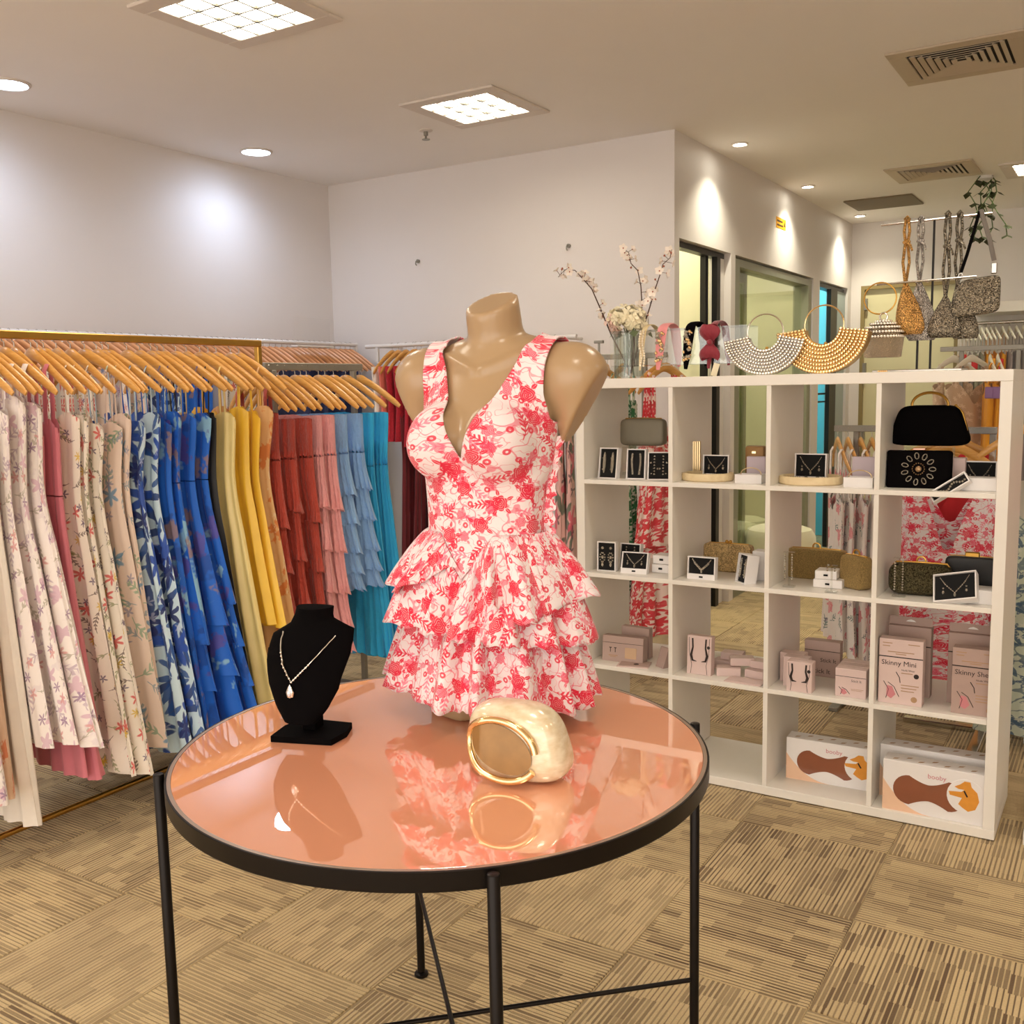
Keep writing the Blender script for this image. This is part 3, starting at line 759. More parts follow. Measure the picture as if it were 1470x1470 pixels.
# ================================================================ black velvet necklace bust
bx = thing('necklace_bust', 'black velvet necklace display bust on the blush table', 'display bust', (-1.333, 1.384, CZ), math.radians(14))
def bustf(u, v):
    h = v; z = .035+.217*v
    prof = [(0, .034), (.12, .056), (.3, .077), (.5, .087), (.66, .092), (.77, .088), (.82, .066), (.87, .046), (.92, .039), (1, .037)]
    w = np.interp(h, [p[0] for p in prof], [p[1] for p in prof])
    cx = .012*0 + np.interp(h, [0, .4, .75, 1], [-.006, -.008, .0, .010])
    th = u*2*PI; d = np.interp(h, [0, .5, .8, 1], [.018, .022, .026, .034])
    x = cx+w*math.cos(th); y = np.interp(h, [0, .5, .85, 1], [-.035, -.018, .012, .016])+d*math.sin(th)*(1 if math.sin(th) < 0 else .5)
    y += .12*(x/.11)**2*.22
    # the far shoulder rises a little, the near one falls
    return (x, y, z+(.10*x if .6 < h < .9 else .0))
mb = MB().grid(bustf, 40, 30, True)
n0 = len(mb.v); mb.f.append(tuple(range(30*40, 31*40))); mb.f.append(tuple(range(39, -1, -1)))
o = mb.build('bust_form', BLACKV, bx, True, 60)
MB().slab([(-.055, -.062), (.068, -.05), (.075, .0), (.062, .048), (-.045, .05), (-.06, 0)], 0, .012).build('foot', BLACKV, bx, True, 40)
MB().box(-.016, .016, -.012, .02, .01, .06, .003).build('stem', BLACKV, bx)
ch = thing('pendant_necklace', 'silver beaded chain with drop pendant on the black bust', 'necklace', (-1.333, 1.384, CZ), math.radians(14))
pts = []
def surf_y(x, z):
    v = min(1, max(0, (z-.035)/.217)); best = 1e9
    for k in range(20, 41):
        q = bustf(k/40, v)
        if abs(q[0]-x) < best: best = abs(q[0]-x); y = q[1]
    return y-.003
L0, PB, R0 = (-.046, .206), (-.014, .116), (.064, .202)
for k in range(15): t_ = k/14; x = L0[0]+(PB[0]-L0[0])*t_-.012*math.sin(PI*t_); z = L0[1]+(PB[1]-L0[1])*t_; pts.append((x, surf_y(x, z), z))
for k in range(1, 17): t_ = k/16; x = PB[0]+(R0[0]-PB[0])*t_; z = PB[1]+(R0[1]-PB[1])*t_-.004*math.sin(PI*t_); pts.append((x, surf_y(x, z), z))
MB().tube(pts, .0012, 5).build('chain', SILVER, ch)
mb = MB()
for i in range(6, len(pts)-9, 1): mb.ell(pts[i], .0026, 8, 5)
tag(mb.build('beads', SILVER, ch), kind='stuff')
px_, py_, pz_ = -.0155, surf_y(-.0155, .094), .097
MB().lathe([(.0, .016), (.004, .010), (.0085, 0), (.0065, -.009), (0, -.012)], 16, (px_, py_-.002, pz_), .45).build('pendant', SILVER, ch)
MB().ell((px_, py_-.006, pz_-.001), (.0045, .002, .006), 10, 6).build('gem', mat('crystal', (235, 232, 240), .05, .3, var=0), ch)

# ================================================================ pearl clutch with gold ring handle
PEARL = NT('pearl_acrylic'); _o = PEARL.obj()
_n = PEARL.noise(PEARL.vm('MULTIPLY', _o, (1, 1, 2.2)), 42, 4)[0]; _w = PEARL.voro(_o, 60, dim='3D')['Distance']
_cc = PEARL.mix(PEARL.math('MULTIPLY_ADD', _n, 1.6, -.3, True), lin((216, 190, 146)), lin((252, 243, 218)))
PEARL.bump(_n, .15, .002)
PEARL.fin(_cc, .2, .12, Coat_Weight=.6, Coat_Roughness=.08)
cl = thing('pearl_clutch', 'cream pearl clutch bag with gold ring handle on the blush table', 'bag', (-.868, 1.402, CZ), math.radians(11))
def superq(u, v, A, B, C, e1=.55, e2=.7):
    th = u*2*PI-PI; ph = v*PI-PI/2
    f = lambda w, e: math.copysign(abs(w)**e, w)
    return (A*f(math.cos(ph), e1)*f(math.cos(th), e2), B*f(math.cos(ph), e1)*f(math.sin(th), e2), C*f(math.sin(ph), e1))
CW, CD, CH = .086, .048, .066
o = MB().grid(lambda u, v: superq(u, v, CW, CD, CH, .62, .62), 56, 28, True)
o.v = [(x*(1-.12*(z/.07) * (1 if x > 0 else .55)) - .010*(z/.07), y*(1-.18*z/.07), z+.066) for x, y, z in o.v]
o.build('shell', PEARL.m, cl, True, 80)
def ringp(t0, t1, n, rx, rz, cx, cz, y):
    tl = math.radians(-14); R_ = []
    for k in range(n+1):
        a = t0+(t1-t0)*k/n; x, z = rx*math.cos(a), rz*math.sin(a); X, Z = cx+x*math.cos(tl)-z*math.sin(tl), cz+x*math.sin(tl)+z*math.cos(tl)
        R_.append((X, y(Z)-.004+.030*max(0, (abs(X)-.045)/.04)**2, Z))
    return R_
yf = lambda z: -CD*(1-.18*(z-.066)/.07)-.001
MB().tube(ringp(math.radians(16), math.radians(196), 30, .064, .046, -.016, .064, yf), [.0062]*30+[.006], 12).build('ring_arm', GOLDS, cl)
MB().tube(ringp(math.radians(186), math.radians(342), 26, .066, .048, -.014, .061, yf), .0062, 12).build('ring_arm', GOLDS, cl)
MB().grid(lambda u, v: (-.016+.056*v*math.cos(u*6.2832), yf(.063+.039*v*math.sin(u*6.2832)-.014*v*math.cos(u*6.2832))-.0015+.020*max(0, (abs(-.016+.056*v*math.cos(u*6.2832))-.045)/.04)**2, .063+.039*v*math.sin(u*6.2832)-.014*v*math.cos(u*6.2832)), 40, 6, True).build('smoky_inlay', mat('smoky_pearl', (150, 112, 62), .2, .2, var=.2, nscale=40), cl)
# ================================================================ hangers
WOODH = NT('hanger_wood'); _p = WOODH.obj(); _x, _y, _z = WOODH.sep(_p)
_g = WOODH.noise(WOODH.comb(WOODH.math('MULTIPLY', _x, 12), WOODH.math('MULTIPLY', _y, 160), WOODH.math('MULTIPLY_ADD', _z, 160, WOODH.math('MULTIPLY', WOODH.rnd(), 40))), 1, 4)[0]
WOODH.fin(WOODH.mix(_g, lin((206, 142, 62)), lin((238, 186, 106))), .28, 0, Coat_Weight=.4, Coat_Roughness=.15)
WOODP = NT('pale_hanger_wood'); WOODP.fin(lin((222, 160, 110)), .35, 0, Coat_Weight=.3, Coat_Roughness=.2)
def hanger_body(hw=.215, drop=.13):
    P_, R = [], []
    for k in range(25):
        x = -1+2*k/24; q = abs(x)
        P_.append((x*hw, -.020*q**2.2, -.062-drop*(q**1.35)+.016*max(0, q-.8)/.2*0))
        R.append(.0185*(1-.30*q) if q > .12 else .021)
    R[0] = R[-1] = .008; R[1] = R[-2] = .0125
    return MB().tube(P_, R, 10, flat=((0, 0, 1), .40))
def hook_mb(r=.014):
    pts = [(0, 0, -.05), (0, 0, -.03)]
    for k in range(13):
        a = -PI/2+ (k/12)*1.32*PI; pts.append((r*math.cos(a)*1.0, 0, -.012+r*math.sin(a)+r-.0015))
    return MB().tube([(0, 0, -.06), (0, 0, -.028)]+[(r*math.sin(t)*1, 0, -.0145+.0165*0-(-r*(-math.cos(t)))+0) for t in []]+[(r*math.cos(-PI/2+1.3*PI*k/12), 0, -.0125+r*math.sin(-PI/2+1.3*PI*k/12)) for k in range(13)], .0016, 6)
_hb = hanger_body().mesh('hanger_body', WOODH.m); _hbp = hanger_body().mesh('hanger_body', WOODP.m)
_hk = hook_mb().mesh('hook', CHROME)
_clip = MB().box(-.012, .012, -.006, .006, -.012, .012, .002).mesh('notch_pin', CHROME)
def hanger(loc, rotz, label, group, body=None, pins=False):
    t = thing('coat_hanger', label, 'hanger', loc, rotz, group)
    for n_, me in (('hanger_body', body or _hb), ('hook', _hk)):
        o = bpy.data.objects.new(n_, me); COL.objects.link(o); o.parent = t
    return t
# ================================================================ hanging dresses
def hung_dress(name, label, mat_, loc, rotz, L=1.2, wt=.15, ww=.13, wh=.28, ztop=-.26, zw=-.55, th=.026, folds=9, amp=.011,
               vneck=.075, straps='thin', tiers=None, seed=0, group=None, smat=None, cat='dress', lean=0, strapx=.10, hemfr=0, top='soft', slouch=0, skmat=None):
    r = random.Random(seed*7+1); t = thing(name, label, cat, loc, rotz, group)
    ph = [r.uniform(0, 6.28) for _ in range(5)]; U = r.uniform(0, 9); Vv = r.uniform(0, 9)
    zh = -L
    def wid(z):
        if z > zw: q = min(1, max(0, (ztop-z)/(ztop-zw))); return wt+(ww-wt)*(q*q*(3-2*q))
        q = max(0, (zw-z)/(zw-zh)); return ww+(wh-ww)*(q**1.25*.55+q*.45)*min(1, .35+q*3)
    def ring(u, z, flare=0, a0=0, q=0):
        w = wid(z)+flare; a = u*2*PI
        c, s = math.cos(a), math.sin(a)
        k = max(0, (zw-z)/(zw-zh)); am = amp*(.30+.70*min(1, k*1.8))+flare*.35
        tt = th*(.75+.25*k)
        x = w*math.copysign(abs(c)**.8, c); y = tt*math.copysign(abs(s)**.7, s)
        wv = math.sin(folds*x/w*(1.6+.25*math.sin(x/w*3+ph[4]))+ph[0]+(1.2 if s < 0 else 0)+.9*math.sin(z*2.4+ph[1])) + .3*math.sin(folds*x/w*3.7+ph[2])
        y += am*wv*(abs(s)**.4); x += am*.8*math.sin(3*a+ph[3]+z*2)*k+am*.5*wv*abs(c)**3
        x += lean*(ztop-z)+slouch*math.sin((ztop-z)*3+ph[4])
        return x, y
    c_ = lambda u: math.copysign(1, math.cos(u*2*PI))
    def section(nm, z0, z1, nv, flare=0, neck=False, nu=120, m_=None):
        def f(u, v):
            q = v; z = z0+(z1-z0)*q
            a = u*2*PI; x0 = math.cos(a)
            if neck: zt = z0-(vneck if math.sin(a) < 0 else vneck*.6)*min(1.6, ((abs(x0)-.66)/.6)**2*1.5); z = zt+(z1-zt)*q
            else: zt = z0
            x, y = ring(u, min(z, ztop), flare*q**2, a, q)
            if hemfr and q > .72: e_ = hemfr*math.sin(u*150+ph[2]+3*math.sin(u*17))*((q-.72)/.28)**1.5; y += e_; z += e_*.8; x += e_*.5*c_(u)
            if hemfr and not neck: y += .35*hemfr*math.sin(u*150+ph[2]+3*math.sin(u*17))
            return x, y, z, u*2*(wid(z)+.05)*1.6+U, z+Vv
        MB().grid(f, nu, nv, True).build(nm, m_ or mat_, t, True, 85)
    section('bodice', ztop, zw+.004, 8, 0, True)
    if tiers:
        zs = [zw]+[q_ for q_ in tiers if q_ < zw-.03]+[zh]
        for k in range(len(zs)-1): section('tier', zs[k]+(.012 if k else 0), zs[k+1], 8, .019, m_=skmat, nu=180)
    else: section('skirt', zw+.004, zh, 22, 0, m_=skmat)
    sm__ = smat or mat_
    if straps:
        for s in (-1, 1):
            za = -.062-.13*(strapx/.215)**1.35+.012
            wv = {'thin': .0042, 'wide': .014, 'halter': .008}[straps]
            xb = s*wt*.62
            for yy in ((.012, -.012) if straps != 'halter' else (-.010,)):
                MB().tube([(s*strapx, 0, za+.008), (s*strapx, yy*.9, za-.012), (s*strapx*.6+xb*.4, yy, (za+ztop)/2), (xb, yy, ztop+.012-vneck*.3)], wv, 6, flat=((1, 0, 0), .35)).build('strap', sm__, t)
    return t
# ---------------------------------------------------------------- printed and plain cloths
C_WHITE = cloth('white_crepe', (248, 238, 226), .8)
C_LILAC = print_mat('lilac_blossom_cotton', (250, 240, 234), [
    ('blot', (228, 212, 216), dict(sc=9, cov=.30, seed=2), .45), ('fern', (160, 150, 122), dict(sc=9, L=.34, W=.10, seed=4, n=4), .6), ('fern', (182, 156, 178), dict(sc=8, L=.30, W=.14, seed=8, n=4), .6),
    ('flower', (222, 184, 200), dict(sc=8, R=.26, pet=5, amp=.3, seed=1), .8), ('flower', (150, 108, 150), dict(sc=9, R=.17, pet=6, amp=.4, seed=6), .75), ('flower', (224, 158, 156), dict(sc=7, R=.14, pet=5, amp=.35, seed=3), .8)], .8)
C_PINK = cloth('dusty_pink_crepe', (222, 128, 142), .75)
C_CREAMF = print_mat('cream_meadow_cotton', (250, 240, 226), [
    ('fern', (120, 100, 92), dict(sc=10, L=.38, W=.09, seed=4, n=6), .85), ('fern', (140, 146, 84), dict(sc=8, L=.34, W=.09, seed=14, n=5), .7),
    ('flower', (224, 96, 90), dict(sc=7, R=.18, pet=6, amp=.35, seed=1), .9), ('flower', (102, 84, 116), dict(sc=10, R=.14, pet=5, amp=.4, seed=7), .85), ('flower', (228, 194, 70), dict(sc=6, R=.11, pet=7, amp=.35, seed=5), .9)], .8)
C_BEIGET = print_mat('beige_teal_sprig_cotton', (240, 218, 202), [
    ('fern', (130, 156, 170), dict(sc=7, L=.36, W=.12, seed=4), .75), ('flower', (90, 150, 190), dict(sc=5, R=.2, pet=6, amp=.35, seed=1), .8), ('fern', (120, 166, 130), dict(sc=6, L=.36, W=.12, seed=9), .7), ('flower', (140, 138, 170), dict(sc=8, R=.15, pet=5, amp=.4, seed=3), .7)], .8)
C_LBLUE = print_mat('pale_blue_peony_satin', (206, 230, 242), [
    ('leaf', (20, 60, 130), dict(sc=6, L=.42, w=.09, seed=4), .95), ('leaf', (30, 84, 160), dict(sc=8.5, L=.40, w=.10, seed=9), .9),
    ('flower', (28, 78, 178), dict(sc=4.4, R=.36, pet=7, amp=.28, seed=1), .97), ('flower', (12, 36, 110), dict(sc=5.2, R=.30, pet=6, amp=.35, seed=12), .95), ('flower', (200, 206, 236), dict(sc=9, R=.16, pet=5, amp=.4, seed=5), .5)], .5)
C_BLUE = print_mat('cobalt_blotch_chiffon', (14, 104, 214), [
    ('blot', (12, 62, 150), dict(sc=4, cov=.36, seed=11), .6), ('blot', (150, 200, 222), dict(sc=5, cov=.27, seed=2), .85), ('blot', (160, 130, 118), dict(sc=5, cov=.26, seed=5), .8), ('blot', (96, 80, 168), dict(sc=5.5, cov=.25, seed=8), .8)], .6)
C_BLACK = cloth('black_satin', (14, 11, 10), .5)
C_PYEL = cloth('pale_gold_satin', (250, 226, 152), .32, .1)
C_YEL = cloth('marigold_satin', (255, 204, 62), .38, .1)
C_ORF = print_mat('orange_haze_chiffon', (240, 196, 140), [('blot', (226, 124, 50), dict(sc=9, cov=.35, seed=3), .8), ('blot', (250, 226, 190), dict(sc=12, cov=.25, seed=5), .7)], .75)
C_RUST = cloth('rust_crinkle', (196, 74, 58), .85, .3, .8)
C_PINK2 = cloth('salmon_crinkle', (255, 178, 178), .85, .3, .8)
C_SKY = cloth('sky_blue_crinkle', (148, 192, 242), .85, .3, .7)
C_CYAN = cloth('turquoise_chiffon', (48, 184, 240), .75, .25, .4)
C_RED = print_mat('crimson_lace', (188, 20, 44), [('leaf', (120, 8, 24), dict(sc=60, L=.3, w=.12, seed=1), .5)], .7)
C_CORAL = cloth('coral_crepe', (232, 120, 100), .8)
C_BURG = cloth('burgundy_chiffon', (112, 10, 22), .7)
C_NAVY = cloth('navy_chiffon', (36, 48, 92), .75)
PEACHP = print_mat('peach_print', (242, 206, 176), [('blot', (226, 120, 70), dict(sc=10, cov=.3, seed=9), .8)], .8)

# ================================================================ gold rack at the left
GX, GZ, GY1 = -3.05, 1.631, 2.955
rk = thing('clothes_rack', 'gold metal clothes rack at left holding long white to yellow dresses', 'clothes rack', (GX, 0, 0))
MB().box(-.013, .013, .6, GY1+.012, GZ-.013, GZ+.013, .003).build('hanging_rail', GOLD, rk, False)
for y in (.62, GY1): MB().box(-.012, .012, y-.012, y+.012, .0, GZ-.012, .003).build('post', GOLD, rk, False)
MB().cyl((.0, .6, .022), (.0, GY1, .022), .0105, 14).build('base_bar', GOLD, rk)
for y in (.62, GY1): MB().box(-.22, .22, y-.011, y+.011, .0, .022, .003).build('base_cross', GOLD, rk, False)
HG = 'wooden hangers on the gold rack'
def ytip(px, X, z=1.50): return onx(px, 565, X).y
GD = [  # tip px, name, label, material, kwargs
 (-22, 'peach print dress cut off at the left edge of the rack', PEACHP, dict(L=1.50, wh=.20, straps='thin')),
 (4, 'plain white long dress nearest the left edge', C_WHITE, dict(L=1.615, wt=.13, ww=.13, wh=.215, ztop=-.31, zw=-.55, folds=10, amp=.013)),
 (28, 'lilac blossom dress beside the plain white one', C_LILAC, dict(L=1.38, wt=.15, wh=.26, ztop=-.24, straps='wide')),
 (46, 'second lilac blossom dress with silver clip at its top', C_LILAC, dict(L=1.38, wt=.16, wh=.31, ztop=-.20, straps='wide')),
 (66, 'third lilac blossom dress, the widest flared in front', C_LILAC, dict(L=1.40, wt=.17, ww=.15, wh=.355, ztop=-.22, zw=-.5, straps='wide', folds=10, amp=.013)),
 (80, 'dusty pink long dress hidden partly behind the lilac ones', C_PINK, dict(L=1.50, wt=.15, wh=.25, ztop=-.30, straps='wide')),
 (104, 'dusty pink long dress with ruffled straps, the front one', C_PINK, dict(L=1.52, wt=.15, ww=.14, wh=.27, ztop=-.28, straps='wide', tiers=[-1.38], vneck=.1, folds=9)),
 (122, 'cream meadow print dress right after the pink ones', C_CREAMF, dict(L=1.53, wt=.15, wh=.27, ztop=-.26)),
 (140, 'cream meadow print dress with red flowers, middle one', C_CREAMF, dict(L=1.54, wt=.165, wh=.30, ztop=-.27)),
 (160, 'cream meadow print dress with yellow flowers, the last', C_CREAMF, dict(L=1.55, wt=.17, wh=.325, ztop=-.30, folds=10)),
 (180, 'beige dress with teal sprigs beside the cream meadow dress', C_BEIGET, dict(L=1.50, wt=.155, wh=.26, ztop=-.30)),
 (197, 'beige dress with teal sprigs next to the pale blue peony dress', C_BEIGET, dict(L=1.50, wt=.17, wh=.25, ztop=-.27)),
 (214, 'pale blue satin dress with navy peonies, nearer one', C_LBLUE, dict(L=1.55, wt=.165, wh=.30, ztop=-.30, vneck=.08, folds=8)),
 (240, 'pale blue satin dress with navy peonies, farther one', C_LBLUE, dict(L=1.55, wt=.17, wh=.33, ztop=-.27, vneck=.09, folds=8)),
 (258, 'cobalt chiffon dress beside the pale blue satin', C_BLUE, dict(L=1.50, wt=.15, wh=.26, ztop=-.30)),
 (274, 'cobalt blotched dress with beige patch on its bodice', C_BLUE, dict(L=1.52, wt=.165, wh=.30, ztop=-.27, tiers=[-1.18, -1.36])),
 (292, 'cobalt blotched tiered dress, third of the blues', C_BLUE, dict(L=1.55, wt=.16, wh=.32, ztop=-.28, tiers=[-1.12, -1.32])),
 (309, 'cobalt blotched tiered dress beside the black one', C_BLUE, dict(L=1.55, wt=.165, wh=.345, ztop=-.28, tiers=[-1.05, -1.22, -1.38])),
 (324, 'black satin dress between blue and yellow dresses', C_BLACK, dict(L=1.55, wt=.15, wh=.29, ztop=-.28)),
 (343, 'pale gold satin long dress beside the black one', C_PYEL, dict(L=1.55, wt=.17, ww=.15, wh=.315, ztop=-.28, folds=10)),
 (366, 'marigold yellow satin dress, the nearer one', C_YEL, dict(L=1.18, wt=.16, ww=.15, wh=.26, ztop=-.26, straps='halter')),
 (386, 'marigold yellow satin dress with halter ties, the farther one', C_YEL, dict(L=1.20, wt=.18, ww=.15, wh=.285, ztop=-.28, straps='halter', vneck=.10, folds=10)),
 (398, 'orange haze chiffon long dress at the end of the gold rack', C_ORF, dict(L=1.55, wt=.17, wh=.30, ztop=-.26)),
]
rr = random.Random(3)
GROT = []
for k, (px, lab, m_, kw) in enumerate(GD):
    y = ytip(px, GX+.20); a = PI+math.radians(rr.uniform(-8, 8)); GROT.append((y, a))
    th = .019; kw = dict(kw)
    for q_ in ('ztop', 'zw'): kw[q_] = kw.get(q_, dict(ztop=-.28, zw=-.55)[q_])*.93
    if kw.get('tiers'): kw['tiers'] = [q_*.93 for q_ in kw['tiers']]
    kw['L'] = kw['L']*.925 if kw['L'] < 1.5 else kw['L']-.09
    for q_, f_ in (('wt', .94), ('ww', .94), ('wh', .95)): kw[q_] = kw.get(q_, dict(wt=.15, ww=.13, wh=.28)[q_])*f_
    d = hung_dress('hanging_dress', lab, m_, (GX, y, GZ-.012+.004), a, seed=k+1, th=th, **kw)
    hanger((GX, y, GZ+.004), a, 'varnished wooden hanger on the gold rack at left', HG)
for k in range(len(GROT)-1):               # spare hangers between the dresses
    if k in (2, 6, 11, 15, 19): 
        y = (GROT[k][0]+GROT[k+1][0])/2; hanger((GX, y, GZ+.004), PI+math.radians(rr.uniform(-4, 4)), 'varnished wooden hanger on the gold rack at left', HG)
# a few more dresses that run on past the left edge
for k, y in enumerate((1.60, 1.50)):
    hung_dress('hanging_dress', 'white blossom dress beyond the left edge of the picture', C_LILAC, (GX, y, GZ-.008), PI, L=1.4, wh=.24, seed=60+k, group='dresses beyond the left edge')
    hanger((GX, y, GZ+.004), PI, 'varnished wooden hanger on the gold rack at left', HG)

# ================================================================ grey rack behind it, in line
QX, QZ, QY0, QY1 = -3.10, 1.541, 3.03, 3.655
rk = thing('clothes_rack', 'grey metal clothes rack with rust pink blue and turquoise dresses', 'clothes rack', (QX, 0, 0))
MB().box(-.010, .010, QY0, QY1, QZ-.016, QZ+.016, .002).build('hanging_rail', STEEL, rk, False)
for y in (QY0+.05, QY1-.06): MB().box(-.012, .012, y-.012, y+.012, .02, QZ-.016, .002).build('post', STEEL, rk, False)
MB().box(-.2, .2, QY0+.02, QY0+.07, 0, .02, .003).box(-.2, .2, QY1-.09, QY1-.04, 0, .02, .003).build('base', STEEL, rk, False)
QD = [
 (418, 'rust crinkle tiered dress nearest the yellow dresses', C_RUST, dict(L=1.50, wt=.17, ww=.165, wh=.235, ztop=-.20, tiers=[-.52-.2, -.92, -1.12, -1.3])),
 (440, 'rust crinkle tiered dress, middle of three', C_RUST, dict(L=1.50, wt=.175, ww=.17, wh=.24, ztop=-.23, tiers=[-.66, -.88, -1.08, -1.28, -1.42])),
 (462, 'rust crinkle tiered dress beside the salmon pink one', C_RUST, dict(L=1.50, wt=.175, ww=.17, wh=.235, ztop=-.23, tiers=[-.72, -.95, -1.16, -1.34])),
 (478, 'salmon pink crinkle tiered dress behind its twin', C_PINK2, dict(L=1.34, wt=.165, ww=.165, wh=.22, ztop=-.22, tiers=[-.66, -.86, -1.06, -1.22])),
 (494, 'salmon pink crinkle tiered dress beside the sky blue ones', C_PINK2, dict(L=1.36, wt=.17, ww=.17, wh=.23, ztop=-.22, tiers=[-.68, -.88, -1.08, -1.24])),
 (511, 'sky blue tiered dress beside the salmon pink one', C_SKY, dict(L=1.08, wt=.165, ww=.165, wh=.215, ztop=-.22, tiers=[-.62, -.76, -.9, -1.0])),
 (532, 'sky blue tiered dress beside the turquoise ones', C_SKY, dict(L=1.08, wt=.17, ww=.17, wh=.225, ztop=-.22, tiers=[-.60, -.75, -.9, -1.0])),
 (549, 'turquoise chiffon dress, the inner one', C_CYAN, dict(L=1.46, wt=.165, ww=.155, wh=.25, ztop=-.22, zw=-.5, folds=20, amp=.008)),
 (568, 'turquoise chiffon dress with gathered top at the rack end', C_CYAN, dict(L=1.50, wt=.17, ww=.155, wh=.265, ztop=-.22, zw=-.5, folds=22, amp=.008)),
]
for k, (px, lab, m_, kw) in enumerate(QD):
    y = onx(px, 592, QX+.21).y; a = PI+math.radians(-10+1.5*k)
    kw = dict(kw); kw['zw'] = kw.get('zw', -.42)*.92; kw['ztop'] *= .95; kw['L'] *= .92
    if kw.get('tiers'): kw['tiers'] = [q_*.92 for q_ in kw['tiers']]
    for q_ in ('wt', 'ww', 'wh'): kw[q_] *= .95
    hung_dress('hanging_dress', lab, m_, (QX, y, QZ), a, seed=k+31, th=.024, straps=None if k not in (0,) else 'wide', vneck=.012, hemfr=.011, **kw)
    hanger((QX, y, QZ+.008), a, 'varnished wooden hanger on the grey rack', 'wooden hangers on the grey rack')
for k, px in enumerate((428, 452, 486, 520)):
    hanger((QX, onx(px, 592, QX+.21).y, QZ+.008), PI+math.radians(-9+3*k), 'varnished wooden hanger on the grey rack', 'wooden hangers on the grey rack')

# ================================================================ white wall rails with hangers
WX, WZ, WY1 = -4.47, 1.738, 5.23
rl = thing('wall_rail', 'long white clothes rail along the left wall', 'clothes rail', (WX, 0, WZ))
MB().cyl((0, .9, 0), (0, WY1, 0), .013, 14).build('rail_tube', WHITEM, rl)
for y in (1.4, 2.7, 3.9, 5.1): MB().cyl((0, y, 0), (XL-WX, y, 0), .010, 10).build('bracket', WHITEM, rl)
MB().box(-.012, .012, WY1-.02, WY1, -.09, .0, .002).build('end_stop', WHITEM, rl, False)
k = 0; y = 2.50
while y < 5.18:
    hanger((WX, y, WZ+.014), PI+math.radians(rr.uniform(-3, 3)), 'pale wooden hanger on the white left wall rail', 'pale hangers on the left wall rail', _hbp); y += .050+rr.uniform(-.008, .008); k += 1
WD = [C_LILAC, C_CREAMF, C_BEIGET, C_WHITE, C_LBLUE, C_BLUE]
for k in range(15):
    hung_dress('hanging_dress', 'pale print dress on the left wall rail behind the gold rack', WD[[0, 0, 1, 3, 1, 2, 0, 2, 4, 4, 5, 5, 3, 1, 2][k]], (WX, 2.62+.106*k, WZ), PI, L=1.45, wt=.2, ww=.18, wh=.25, ztop=-.16, straps=None, seed=300+k, group='dresses on the left wall rail', th=.04)
for k, y in enumerate((4.54, 4.70, 4.86, 5.02)):
    hung_dress('hanging_dress', 'dark navy dress hanging on the left wall rail near the corner', C_NAVY, (WX, y, WZ), PI, L=1.45, wt=.2, ww=.2, wh=.23, ztop=-.16, straps=None, seed=80+k, group='dark dresses on the left wall rail', th=.03)
s_ = thing('acrylic_sign', 'clear acrylic panel standing over the rail in the wall corner', 'sign holder', (-5.2, 5.63, 0))
q0, q1 = onx(421, 455, -4.34), onx(474, 497, -4.34)
s_.location = (-4.34, (q0.y+q1.y)/2, q1.z); hy = abs(q1.y-q0.y)/2
MB().box(-.0015, .0015, -hy, hy, 0, q0.z-q1.z, .0005).build('panel', thin_glass('sign_acrylic', (.98, .98, .98), .1), s_, False)
MB().box(-.03, .03, -hy, hy, -.012, 0, .002).build('rail_clip', WHITEM, s_, False)
RY, RZ = 5.06, 1.713
rl = thing('wall_rail', 'shorter white clothes rail on the back wall above red dresses', 'clothes rail', (0, RY, RZ))
MB().cyl((-4.245, 0, 0), (-2.7, 0, 0), .013, 14).build('rail_tube', WHITEM, rl)
for x in (-4.15, -3.45, -2.8): MB().cyl((x, 0, 0), (x, YB-RY, 0), .010, 10).build('bracket', WHITEM, rl)
for x in (-4.15,): MB().box(x-.01, x+.01, -.01, .01, -.1, 0, .002).build('drop', WHITEM, rl, False)
RD = [
 (540, 'white top at the left end of the back wall rail', C_WHITE, dict(L=.55)), (549, 'coral top beside the white one on the back rail', C_CORAL, dict(L=.53)),
 (560, 'crimson lace top, first of four on the back rail', C_RED, dict(L=.60)), (571, 'crimson lace top, second of four on the back rail', C_RED, dict(L=.60)),
 (582, 'crimson lace top, third of four on the back rail', C_RED, dict(L=.63)), (593, 'crimson lace top, last of four on the back rail', C_RED, dict(L=.63)),
 (604, 'navy top behind the mannequin shoulder on the back rail', C_NAVY, dict(L=.60)),
]
for k, (px, lab, m_, kw) in enumerate(RD):
    x = ony(px+8, 560, RY-.12).x; a = PI/2+math.radians(rr.uniform(-3, 3))
    hung_dress('cropped_top', lab, m_, (x, RY, RZ), a, wt=.205, ww=.19, wh=.205, ztop=-.135, zw=-.4, straps=None, th=.028, seed=100+k, vneck=.0, folds=12, amp=.006, cat='top', **kw)
    hanger((x, RY, RZ+.014), a, 'orange brown wooden hanger on the back wall rail', 'wooden hangers on the back wall rail')
for k, (px, lab, m_, hem) in enumerate(((572, 'long burgundy pleated dress below the crimson tops', C_BURG, 1.42), (590, 'second long burgundy pleated dress below the crimson tops', C_BURG, 1.40),
                                   (612, 'long navy dress below the navy top', C_NAVY, 1.40), (624, 'long navy dress half hidden by the mannequin', C_NAVY, 1.42))):
    x = ony(px+8, 600, RY-.12).x+.02; a = PI/2
    hung_dress('hanging_dress', lab, m_, (x, RY, RZ), a, L=hem, wt=.18, ww=.17, wh=.22, ztop=-.42, zw=-.7, straps='thin', th=.026, seed=120+k, folds=18, amp=.01)
    hanger((x, RY, RZ+.014), a, 'orange brown wooden hanger on the back wall rail', 'wooden hangers on the back wall rail')
